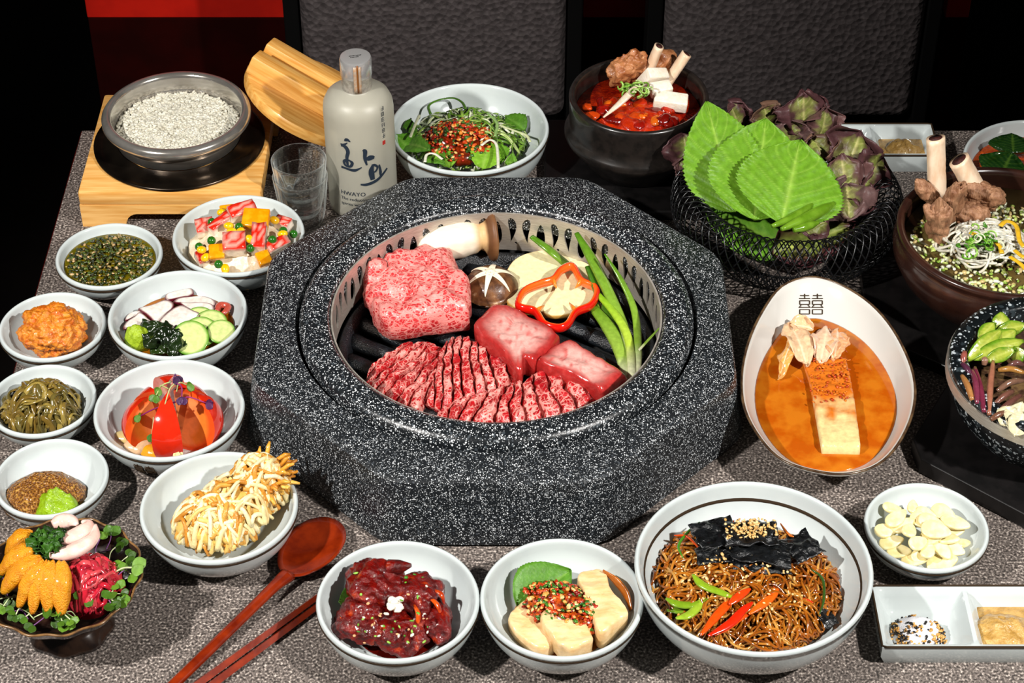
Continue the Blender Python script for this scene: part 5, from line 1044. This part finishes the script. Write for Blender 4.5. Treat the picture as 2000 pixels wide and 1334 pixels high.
# ---- kimchi in the oval dish
zz2 = lambda L: [(1400 + x / 2.965, 500 + y / 2.965) for x, y in L]
km = thing('kimchi_wedge', (*W(1620, 780, 2.3)[:2], 2.2), 'wedge of pale water kimchi cabbage lying in the oval dish', 'kimchi')
g = patch(WL(zz2([(610, 1125), (570, 900), (540, 740), (500, 600)]), 3.2), WL(zz2([(830, 1130), (800, 900), (775, 740), (745, 600)]), 3.2), 40, 16, 1.3, lambda u, v, x, y: (2.35 - .25 * u + .2 * nz((x * .4, y * 1.5, 0), 1.5, 3)) * (1 if 0 < u else .8))
g.c = mixc('#dcc488', '#cc6c1c', np.array([min(1, max(0, .15 + (v[1] - W(1620, 835, 3)[1]) / 4 + .9 * fbm(v, .7, 6, 3))) for v in g.v])); obj('stem_stack', g, m_wet, km)
for P, w, cl in (([(520, 640), (470, 480), (420, 400)], 2.3, '#e0b890'), ([(600, 620), (600, 500), (640, 410)], 2.6, '#e6b998'), ([(680, 600), (690, 500), (700, 430)], 2.2, '#dfa070'), ([(450, 460), (400, 560), (360, 700)], 1.2, '#e0a050'), ([(560, 420), (480, 400), (400, 410)], 1.6, '#e8bc90')):
    q = zz2(P); A, B = W(*q[0], 3.5), W(*q[-1], 3.3); g = leaf(A, B, w, (0, -.3, 1), ruffle=.5, rf=1.5, serr=0, veins=.03, cols=(cl, '#f0d8b4'), bend=.12, peak=.55, th=.1, nu=26, nv=13); obj('cabbage_leaf', g, m_wet, km)
A = zz2([(640, 560), (640, 660), (670, 760), (690, 840)]); obj('chilli_dusting', bits(150, lambda: tuple(W(zz2([(U(540, 770), U(540, 850))])[0][0], zz2([(0, U(540, 850))])[0][1], 3.62)), (.08, .2), ['#c04a08', '#d8701a', '#b03606'], .3), m_wet, km, kind='stuff')
# ================================================================= back row and right edge
def spot(L, z): return [W(x, y, z) for x, y in L]
# ---- green onion salad
X, Y, R, h, o = BOWL['salad']
sx = lambda x, y: (740 + x / 5.556, 140 + y / 5.556)
for a, b, w, l, cl in (((330, 860), (190, 690), 2.6, 'jagged green leaf at the left of the salad', ('#4f8420', '#6c9a38')), ((260, 790), (560, 860), 2.4, 'curled green leaf at the lower left of the salad', ('#54862a', '#7aa046')), ((780, 1040), (680, 840), 2.3, 'bright green leaf folded at the front of the salad', ('#6a9a24', '#8ab440')), ((540, 900), (720, 1010), 2.0, 'green leaf at the front rim of the salad', ('#4c7d20', '#6a9438')),
                       ((1120, 1060), (1200, 790), 3.0, 'broad bright green leaf at the front right of the salad', ('#6f9f24', '#8fb848')), ((1330, 1000), (1250, 780), 2.2, 'green leaf behind the white stem at the front right', ('#5a8c20', '#7aa43a')), ((1590, 640), (1370, 490), 2.6, 'jagged dark leaf at the right rear of the salad', ('#3f6a18', '#567f2c')), ((420, 640), (260, 620), 2.2, 'dark leaf at the left rear of the salad', ('#345a14', '#4c7826')),
                       ((1200, 690), (1130, 540), 2.2, 'green leaf beside the red sauce', ('#5a8a24', '#7aa440')), ((1480, 1010), (1370, 980), 1.8, 'small green leaf at the right front rim', ('#5a8a24', '#7aa440'))):
    A, B = W(*sx(*a), 3.6), W(*sx(*b), 4.3); obj('salad_leaf', leaf(A, B, w, (0, -.4, 1), ruffle=.25, rf=1.2, cup=.15, bend=.1, cols=cl, nu=26, nv=11, teeth=9, serr=.15), m_leaf, label=l, cat='leaf', group='salad leaves')
cs = W(*sx(950, 700), 3.4)
G = [strand(cs, 6.3, 5.2, 2.2, 2.6, U(.06, .13), 14, 1.5, 5, U(4, 9), flat=(1.4, .5), jit=.5).col(random.choice(['#c4cfa0', '#a8bc70', '#7f9c40', '#5f8426', '#d4d8bc', '#6a9030', '#4f7620'])) for _ in range(170)]
obj('scallion_threads', join(G), m_wet, label='tangle of pale and green scallion threads in the salad bowl', cat='scallion', kind='stuff')
for P, l, c in (([(560, 460), (540, 370), (640, 310), (800, 285), (900, 330), (940, 400)], 'long green scallion ribbon arching over the salad', '#4f7c24'), ([(1110, 800), (1200, 740), (1270, 780), (1290, 900), (1295, 1050)], 'white scallion stem looping at the front right', '#dcdcc8'), ([(340, 710), (390, 580), (440, 470)], 'pale scallion strip at the left of the salad', '#c8cca8'), ([(1640, 760), (1600, 690), (1500, 650), (1310, 580)], 'pale scallion strip at the right of the salad', '#c0c898'), ([(500, 980), (520, 900), (600, 890), (690, 950)], 'white scallion loop at the front left', '#d8d8c4'), ([(1260, 700), (1280, 560), (1180, 450)], 'green scallion strip behind the sauce', '#86a860')):
    obj('scallion_ribbon', tube(smooth_line(WL([sx(*q) for q in P], 5.0), 26), .12, 6, flat=(1.3, .45)).col(c), m_wet, label=l, cat='scallion', group='scallion ribbons')
cz = W(*sx(880, 700), 4.6)
obj('red_sauce', mound(cz, 3.7, 3.5, 3.6, 1.6, amp=.25, f=1.0), mat('red_chilli_sauce', '#4f1404', .18, c2='#82280a', sc=1.5, coat=.5), label='red chilli sauce poured over the salad', cat='sauce', kind='stuff')
obj('chopped_sauce', bits(430, on_mound(cz, 3.8, 3.6, 3.7, 1.65), (.16, .34), ['#a8200a', '#c84a12', '#d87a28', '#8a1606', '#2c4a14', '#3c6420', '#d8a860', '#b03408'], .55), m_wet, label='chopped chilli and scallion on top of the green salad', cat='sauce', kind='stuff')
# ---- red rib stew
BOWL['stew'] = (SX, SY, 6.2, 8.2, None)
obj('stew_broth', join([lathe([(0, 2.0), (5.5, 4.2), (6.05, 6.6), (6.1, 7.1), (0, 7.1)], (SX, SY, 0), 56), mound((SX - .3, SY - 1.0), 4.6, 4.2, 6.7, 1.3, amp=.35, f=.8, n=64, m=20)]), mat('red_stew', '#7a0a04', .14, c2='#b42a06', c3='#8a0c06', sc=.9, lo=.35, hi=.6, coat=.6, bump=.6, bsc=4), label='bright red stew broth with chilli paste in the black pot', cat='stew', kind='stuff')
ex = lambda x, y: (1090 + x / 4.303, 90 + y / 4.303)
m_boiled = mat('stewed_rib_meat', '#8a4a24', .35, c2='#b87c50', c3='#6a2a10', sc=1.0, lo=.35, hi=.6, coat=.2, bump=.7, bsc=3)
m_bone2 = mat('clean_bone', '#d8b898', .4, c2='#e6cfb4', sc=1.2, stretch=(1, 1, .4)); m_marrow = mat('bone_marrow', '#4a1c14', .6, c2='#2c100c', sc=4, bump=.5, bsc=8)
def rib(a, b, r, l, meat=None, mm=None):
    A, B = np.array(a, float), np.array(b, float); root = thing('rib_bone', (A[0], A[1], A[2]), l, 'rib'); d = B - A; L = np.linalg.norm(d); d /= L
    P = A + (B - A) * np.linspace(0, 1, 14)[:, None]; g = tube(P, r, 16, flat=(1, .78)); bump_mesh(g, .06, .9, U(0, 9)); obj('bone', g, m_bone2, root)
    s = np.cross(d, (0, 0, 1)); s /= np.linalg.norm(s); w = np.cross(s, d); V = [B + d * .02 + r * .72 * (math.cos(t) * s + .78 * math.sin(t) * w) for t in np.linspace(0, 2 * math.pi, 16, endpoint=False)]
    V2 = [B - d * .3 + r * .6 * (math.cos(t) * s + .78 * math.sin(t) * w) for t in np.linspace(0, 2 * math.pi, 16, endpoint=False)]
    obj('marrow', Geo(V + V2, [tuple(range(16))] + [(i, i + 16, (i + 1) % 16 + 16, (i + 1) % 16) for i in range(16)]), m_marrow, root, label='dark marrow in the cut end')
    for c, rr, rot in meat or []:
        g = blob(c, rr, .35, .8, None, 5, rot, o=5); obj('meat', g, mm or m_boiled, root)
rib(W(*ex(720, 300), 7.5), W(*ex(850, 0), 11.6), .62, 'rear rib bone sticking up out of the red stew', [(W(*ex(600, 200), 9.0), (1.9, 1.2, 2.2), (.3, .5, .4))])
rib(W(*ex(900, 330), 8.0), W(*ex(1080, 65), 11.2), .62, 'front rib bone leaning right out of the red stew')
g = blob(W(*ex(880, 140), 9.0), (1.6, 1.0, 1.5), .25, .8, None, 4, (0, .4, .3), o=4); obj('rib_meat', g, m_boiled, label='browned rib meat between the two stew bones', cat='meat')
m_tofu = mat('white_tofu', '#e4d8c4', .45, c2='#ece2d2', sc=2, sss=.15, bump=.25, bsc=4)
for c, d, rot, l in ((W(*ex(800, 270), 9.2), (2.4, 1.2, 2.2), (.5, .3, .5), 'tilted tofu piece leaning on the stew bone'), (W(*ex(860, 360), 8.9), (2.2, 1.3, 1.1), (.3, .0, .3), 'middle tofu piece next to the scallions'), (W(*ex(945, 465), 8.3), (3.3, 1.6, 1.3), (.2, .1, -.1), 'front tofu piece with red stained edge')):
    obj('tofu_piece', rbox(c, d, .15, rot), m_tofu, label=l, cat='tofu', group='tofu pieces', angle=50)
obj('white_stalk', tube(smooth_line([W(*ex(380, 600), 8.2), W(*ex(520, 480), 9.0), W(*ex(650, 350), 9.8)], 16), [.1, .3, .42, .4], 8, flat=(1, .6)).col('#e2c8b0'), m_wet, label='pale stalk lying across the red stew', cat='stalk')
def curls(c, n, rr, cols, name, label, z=.4):
    G = []
    for _ in range(n):
        p = np.array(c) + np.array([random.gauss(0, rr[0]), random.gauss(0, rr[1]), U(-z, z)]); r = U(.28, .5); a0 = U(0, 6.28); t = rotm(U(-.9, .9), U(-.9, .9), 0)
        P = [p + t @ np.array([r * math.cos(a0 + k), r * math.sin(a0 + k), .06 * k]) for k in np.linspace(0, U(3, 6), 12)]; G.append(tube(P, .07, 5, flat=(1, 1.6)).col(random.choice(cols)))
    obj(name, join(G), m_wet, label=label, cat='scallion', kind='stuff')
curls(W(*ex(660, 370), 9.6), 30, (.8, .5), ['#6a9a2c', '#8cb44c', '#4f7f1c', '#b8cc88'], 'scallion_curls', 'green scallion curls on top of the red stew')
obj('stew_chunk_pieces', join([blob(W(*ex(U(240, 1000), U(480, 680)), 7.7), (U(.5, 1.1), U(.4, .9), U(.3, .6)), .35, 1.2, None, 3, (0, 0, U(0, 3)), o=4).col(random.choice(['#8a1006', '#b83a0a', '#c85a10', '#6a0a04', '#a82408'])) for _ in range(34)]), m_wet, label='soft vegetable and chilli chunks in the red stew', cat='stew', kind='stuff')
# ---- basket greens
pl = lambda x, y: (1280 + x / 3.335, 160 + y / 3.335)
gc = ('#629020', '#8aae42')
for a, b, w, n_, l, z0, z1, sd in (((520, 850), (335, 130), 7.4, (-.2, -.75, .65), 'perilla leaf at the left of the basket, its tip pointing straight up', 6.6, 12.3, 3), ((640, 900), (720, 240), 9.6, (0, -.75, .65), 'middle perilla leaf partly covered by the front one', 7.0, 11.8, 5), ((1010, 860), (1060, 480), 5.0, (.1, -.7, .7), 'perilla leaf peeking out behind the front one at the right', 6.6, 9.8, 7), ((820, 925), (940, 385), 10.2, (.05, -.75, .65), 'frontmost perilla leaf with deep veins in the basket', 7.3, 10.8, 9)):
    A, B = W(*pl(*a), z0), W(*pl(*b), z1); obj('perilla_leaf', leaf(A, B, w, n_, cup=.04, bend=.03, serr=.07, teeth=26, nu=130, nv=41, cols=gc, peak=.38, veins=.07, vw=.055, ruffle=.12, rf=.8, seed=sd), m_leaf, label=l, cat='leaf', group='perilla leaves in the basket')
ed = '#3d2028'
for i, (a, b, w, z0, z1, n_, l) in enumerate((((230, 560), (180, 340), 4.4, 6.5, 8.6, (-.4, -.6, .6), 'red lettuce leaf at the left rim of the basket'), ((220, 620), (190, 490), 2.6, 6.4, 7.4, (-.5, -.6, .5), 'small green and red lettuce leaf at the left front rim'), ((560, 330), (480, 130), 3.4, 8.5, 11.5, (0, -.6, .7), 'red lettuce leaf behind the perilla tips'), ((740, 300), (700, 150), 4.2, 8.8, 11.0, (.2, -.6, .7), 'green centred lettuce leaf at the back of the basket'), ((830, 260), (800, 150), 2.4, 8.8, 11.0, (-.4, -.6, .7), 'rolled dark lettuce leaf at the back of the basket'),
                                             ((960, 350), (960, 60), 5.4, 8.4, 12.8, (.1, -.7, .6), 'tallest red lettuce leaf at the back of the basket'), ((870, 400), (880, 240), 4.2, 8.0, 10.4, (0, -.6, .7), 'curly red lettuce leaf behind the front perilla'), ((1060, 380), (1110, 170), 4.2, 8.2, 11.2, (.4, -.6, .6), 'red lettuce leaf with pale ribs at the right rear'), ((1100, 520), (1030, 350), 4.2, 8.0, 9.6, (0, -.6, .7), 'deep purple lettuce leaf beside the perilla'), ((1200, 640), (1340, 320), 5.6, 7.0, 10.2, (.3, -.6, .7), 'large brownish lettuce leaf at the right'),
                                             ((1250, 760), (1200, 480), 5.2, 7.0, 9.4, (.1, -.6, .8), 'broad lettuce leaf with purple sheen at the right'), ((1330, 700), (1470, 480), 4.4, 6.8, 8.8, (.5, -.5, .7), 'red lettuce leaf hanging over the right rim'), ((1260, 900), (1240, 660), 4.8, 6.6, 8.0, (.1, -.6, .8), 'crimson lettuce leaf near the green chillies'), ((1330, 860), (1360, 700), 3.4, 6.4, 7.6, (.4, -.5, .8), 'small lettuce leaf at the right inner wall'), ((960, 980), (1130, 900), 3.0, 5.6, 6.2, (0, -.6, .8), 'lettuce leaf scrap at the front inside the basket'))):
    A, B = W(*pl(*a), z0), W(*pl(*b), z1); obj('lettuce_leaf', leaf(A, B, w, n_, cup=.12, bend=.08, serr=.1, teeth=9, nu=40, nv=25, cols=('#76803a', '#a8a468'), edge=random.choice(['#4c3032', '#5a3e3c', '#5e4638', '#604846', '#6e5244']), ew=.06, ruffle=1.15, rf=1.25, peak=.62, veins=.05, th=.05), m_leaf, label=l, cat='lettuce', group='red lettuce leaves in the basket')
# leaves seen through the wire at the bottom
for a, b, w, l, cl, e in (((900, 1080), (330, 840), 6.0, 'lower green leaf seen through the wire mesh', ('#5a8c24', '#7aa43a'), None), ((760, 1120), (1300, 930), 5.2, 'lower lettuce leaf seen through the wire mesh', ('#6a7a2c', '#98a050'), '#4a2428')):
    A, B = W(*pl(*a), 2.8), W(*pl(*b), 4.5); obj('lower_leaf', leaf(A, B, w, (0, -.5, .9), ruffle=.4, cup=.1, cols=cl, edge=e, nu=30, nv=17), m_leaf, label=l, cat='leaf')
m_chil = mat('green_chilli', '#557c16', .14, c2='#6a9024', sc=.8, coat=.6)
for P, l, r in (([(760, 940), (880, 890), (980, 830), (1040, 785)], 'slim green chilli lying against the front perilla leaf', [.2, .38, .4, .32, .12]), ([(820, 960), (960, 900), (1080, 840), (1165, 790)], 'largest glossy green chilli in the basket', [.2, .5, .58, .52, .2]), ([(900, 965), (990, 940), (1065, 915)], 'short green chilli nearest the basket rim', [.25, .42, .38, .15])):
    Q = smooth_line([W(*pl(*q), 7.9) for q in P], 24); obj('green_chilli', tube(Q, r, 12), m_chil, label=l, cat='chilli', group='green chillies in the basket')
# ---- rib soup
so = lambda x, y: (1500 + x / 3.176, 180 + y / 3.176)
obj('soup_broth', lathe([(0, 3.0), (7.5, 4.2), (8.8, 6.6), (8.95, 7.2), (0, 7.2)], (PX, PY, 0), 64), mat('clear_soup', '#4a3a1c', .1, c2='#5a4a28', sc=.6, coat=.6), label='clear rib soup broth in the brown pot', cat='soup', kind='stuff')
obj('chopped_scallion', bits(1100, on_mound((PX - .3, PY - .9), 8.3, 7.4, 7.15, .25), (.14, .32), ['#d4d4b4', '#c8cc98', '#a8b85c', '#7a9a34', '#dcdccc', '#c0a870', '#b8c46c'], .55), m_wet, label='chopped scallion floating on the rib soup', cat='scallion', kind='stuff')
m_rib3 = mat('boiled_rib_meat', '#7c5238', .5, c2='#a87c5c', c3='#5a3624', sc=1.0, lo=.35, hi=.62, stretch=(1.6, 1.6, .35), bump=.9, bsc=3)
rib(W(*so(1050, 640), 9.0), W(*so(1040, 285), 14.6), .95, 'upright clean rib bone standing in the soup at the right', [(W(*so(1060, 820), 9.0), (1.1, 1.0, 3.2), (.2, -.2, .0)), (W(*so(1130, 720), 9.6), (.9, .9, 3.6), (.2, .1, 0)), (W(*so(975, 610), 10.2), (.7, .7, 1.7), (0, -.7, 0))], m_rib3)
rib(W(*so(1280, 590), 10.0), W(*so(1185, 420), 12.6), 1.2, 'thick cut marrow bone leaning left in the soup', [(W(*so(1330, 640), 9.6), (2.2, 1.2, 1.5), (.3, .2, -.3)), (W(*so(1260, 760), 8.6), (1.8, 1.2, 1.2), (0, .3, 0))], m_rib3)
cnn = W(*so(1370, 930), 8.2); 
G = []
for _ in range(52):
    a0, q = U(0, 6.283), math.sqrt(random.random()); x0, y0 = cnn[0] + 2.4 * q * math.cos(a0), cnn[1] + 2.6 * q * math.sin(a0); r1, r2, s0, sp_, tl = U(1.0, 2.4), U(.9, 2.2), U(0, 6.283), U(2.5, 5.5), U(-.5, .5)
    P = []
    for k in np.linspace(0, sp_, 18):
        x, y = x0 + r1 * (1 + .05 * k) * math.cos(s0 + k), y0 + r2 * math.sin(s0 + k); e = min(1, math.hypot((x - cnn[0]) / 4.6, (y - cnn[1]) / 5.0)); P.append((x, y, 7.35 + 1.9 * (1 - e ** 2) + tl * math.sin(k) * .5 + U(-.05, .05)))
    G.append(tube(smooth_line(P, 40), U(.11, .14), 6))
obj('clear_noodles', join(G), mat('clear_glass_noodles', '#c4bfae', .1, c2='#dedacb', sc=1, coat=.5, sss=.3), label='translucent glass noodles piled in the rib soup', cat='noodles', kind='stuff')
for P, l in (([(1440, 830), (1480, 800), (1540, 830), (1560, 920), (1590, 960)], 'looped yellow egg strip on the noodles'), ([(1250, 870), (1310, 890), (1360, 900)], 'short yellow egg strip beside the scallions'), ([(1500, 1020), (1560, 1060), (1600, 1100)], 'yellow egg strip at the right edge of the soup'), ([(1530, 980), (1580, 1020), (1640, 1040)], 'yellow egg strip behind the right edge one'), ([(1400, 920), (1440, 960), (1450, 1000)], 'yellow egg strip under the scallion curls')):
    obj('egg_strip', tube(smooth_line(WL([so(*q) for q in P], 9.4), 20), .2, 6, flat=(1.2, .4)).col('#dcae28'), m_wet, label=l, cat='egg strip', group='egg strips in the soup')
curls(W(*so(1330, 930), 9.7), 34, (.9, .6), ['#5f9a24', '#86b248', '#3f7a18', '#d8dcb8'], 'scallion_curls', 'green scallion curls on the rib soup noodles')
# ---- stone bowl vegetables
bo = lambda x, y: (1820 + x / 3.922, 560 + y / 3.922)
obj('rice_bed', lathe([(0, 3.4), (6.2, 4.2), (7.3, 7.2), (6.5, 7.6), (0, 7.9)], (BX, BY, 0), 48), mat('vegetable_bed', '#3a2418', .5, c2='#5a4428', sc=1.5, bump=.5, bsc=3), label='dark bed of rice and vegetables in the stone bowl', cat='rice', kind='stuff')
for a, b, w, l in (((290, 545), (510, 350), .55, 'long zucchini slice at the left front of the stone bowl'), ((350, 540), (660, 430), .6, 'zucchini slice with a shiny end'), ((470, 460), (620, 350), .6, 'curved zucchini slice in the middle'), ((370, 400), (470, 290), .5, 'zucchini slice leaning on the rear stone wall'), ((520, 330), (530, 215), .62, 'upright zucchini tip at the back of the stone bowl'), ((430, 560), (620, 490), .5, 'lowest yellow zucchini slice'), ((510, 350), (705, 300), .55, 'zucchini slice reaching the right edge of the photo'), ((620, 540), (706, 500), .6, 'zucchini slice at the right photo edge')):
    A, B = W(*bo(*a), 9.0), W(*bo(*b), 9.8); d = B - A; g = leaf(A - d * .12, B + d * .12, w * 2.5, (U(-.4, .4), -.5, .8), cup=U(-.1, .12), bend=.08, serr=0, veins=0, th=.32, nu=22, nv=9, peak=.5, cols=('#8f9c34', '#a2aa4c'), edge='#547c14', ew=.5); obj('zucchini_slice', g, m_wet, label=l, cat='zucchini', group='zucchini slices in the stone bowl')
for i, (a, b, c) in enumerate((((440, 980), (470, 570), '#96604a'), ((400, 960), (330, 620), '#6a2438'), ((350, 900), (310, 640), '#6e2c40'), ((310, 870), (230, 680), '#9a6a3c'), ((240, 590), (255, 500), '#8a4a40'), ((300, 680), (230, 590), '#4c2438'), ((480, 900), (620, 800), '#6a4438'), ((500, 970), (680, 830), '#5c3830'), ((500, 800), (700, 720), '#6e5040'), ((500, 590), (610, 530), '#5a3430'), ((400, 600), (390, 560), '#8a6450'), ((580, 620), (700, 600), '#5e3c38'), ((510, 640), (705, 660), '#9a6c34'), ((450, 1020), (590, 960), '#6a4634'))):
    A, B = W(*bo(*a), 8.9), W(*bo(*b), 9.1); obj('bracken_stem', tube(smooth_line([A, (A + B) / 2 + np.array([U(-.1, .1), 0, U(.1, .4)]), B], 12), [.2, .27, .28, .26, .17], 6).col(c), m_wet, label='purple brown bracken stem in the stone bowl', cat='bracken', group='bracken stems')
for a, b, l in (((530, 1060), (640, 930), 'pale radish sheet at the front of the stone bowl'), ((600, 1100), (690, 880), 'pale radish sheet at the right photo edge'), ((640, 1140), (706, 960), 'lowest pale radish sheet in the stone bowl')):
    obj('radish_sheet', leaf(W(*bo(*a), 8.8), W(*bo(*b), 9.3), 2.0, (0, -.5, .8), ruffle=.2, serr=0, veins=.02, cols=('#c8c09c', '#dcd6bc'), nu=16, nv=9, peak=.5), m_wet, label=l, cat='radish', group='radish sheets')
# ---- red marinade bowl
X, Y, R, h, o = BOWL['redmar']
rp = lambda x, y: (1640 + x / 5.131, 200 + y / 5.131)
pool('red_marinade', 'redmar', 3.3, mat('red_orange_marinade', '#a83206', .2, c2='#c8560e', c3='#8a1c04', sc=1.2, lo=.35, hi=.6, coat=.5, bump=.7, bsc=3), 'red orange marinade in the bowl at the right edge')
for a, b, w, l, z in (((1740, 500), (1730, 310), 4.8, 'dark green perilla leaf at the back of the marinade bowl', 4.6), ((1600, 760), (1730, 500), 5.2, 'large dark glossy perilla leaf at the front of the marinade bowl', 5.0)):
    obj('dark_perilla_leaf', leaf(W(*rp(*a), z), W(*rp(*b), z + .8), w, (0, -.4, 1), cols=('#10300c', '#3f5c1c'), nu=44, nv=21, veins=.06, peak=.5, ruffle=.2, cup=-.1), mat('wet_dark_leaf', rough=.15, vc=True, var=.3, sc=1, coat=.7, bump=.2, bsc=3), label=l, cat='leaf', group='dark marinated leaves')
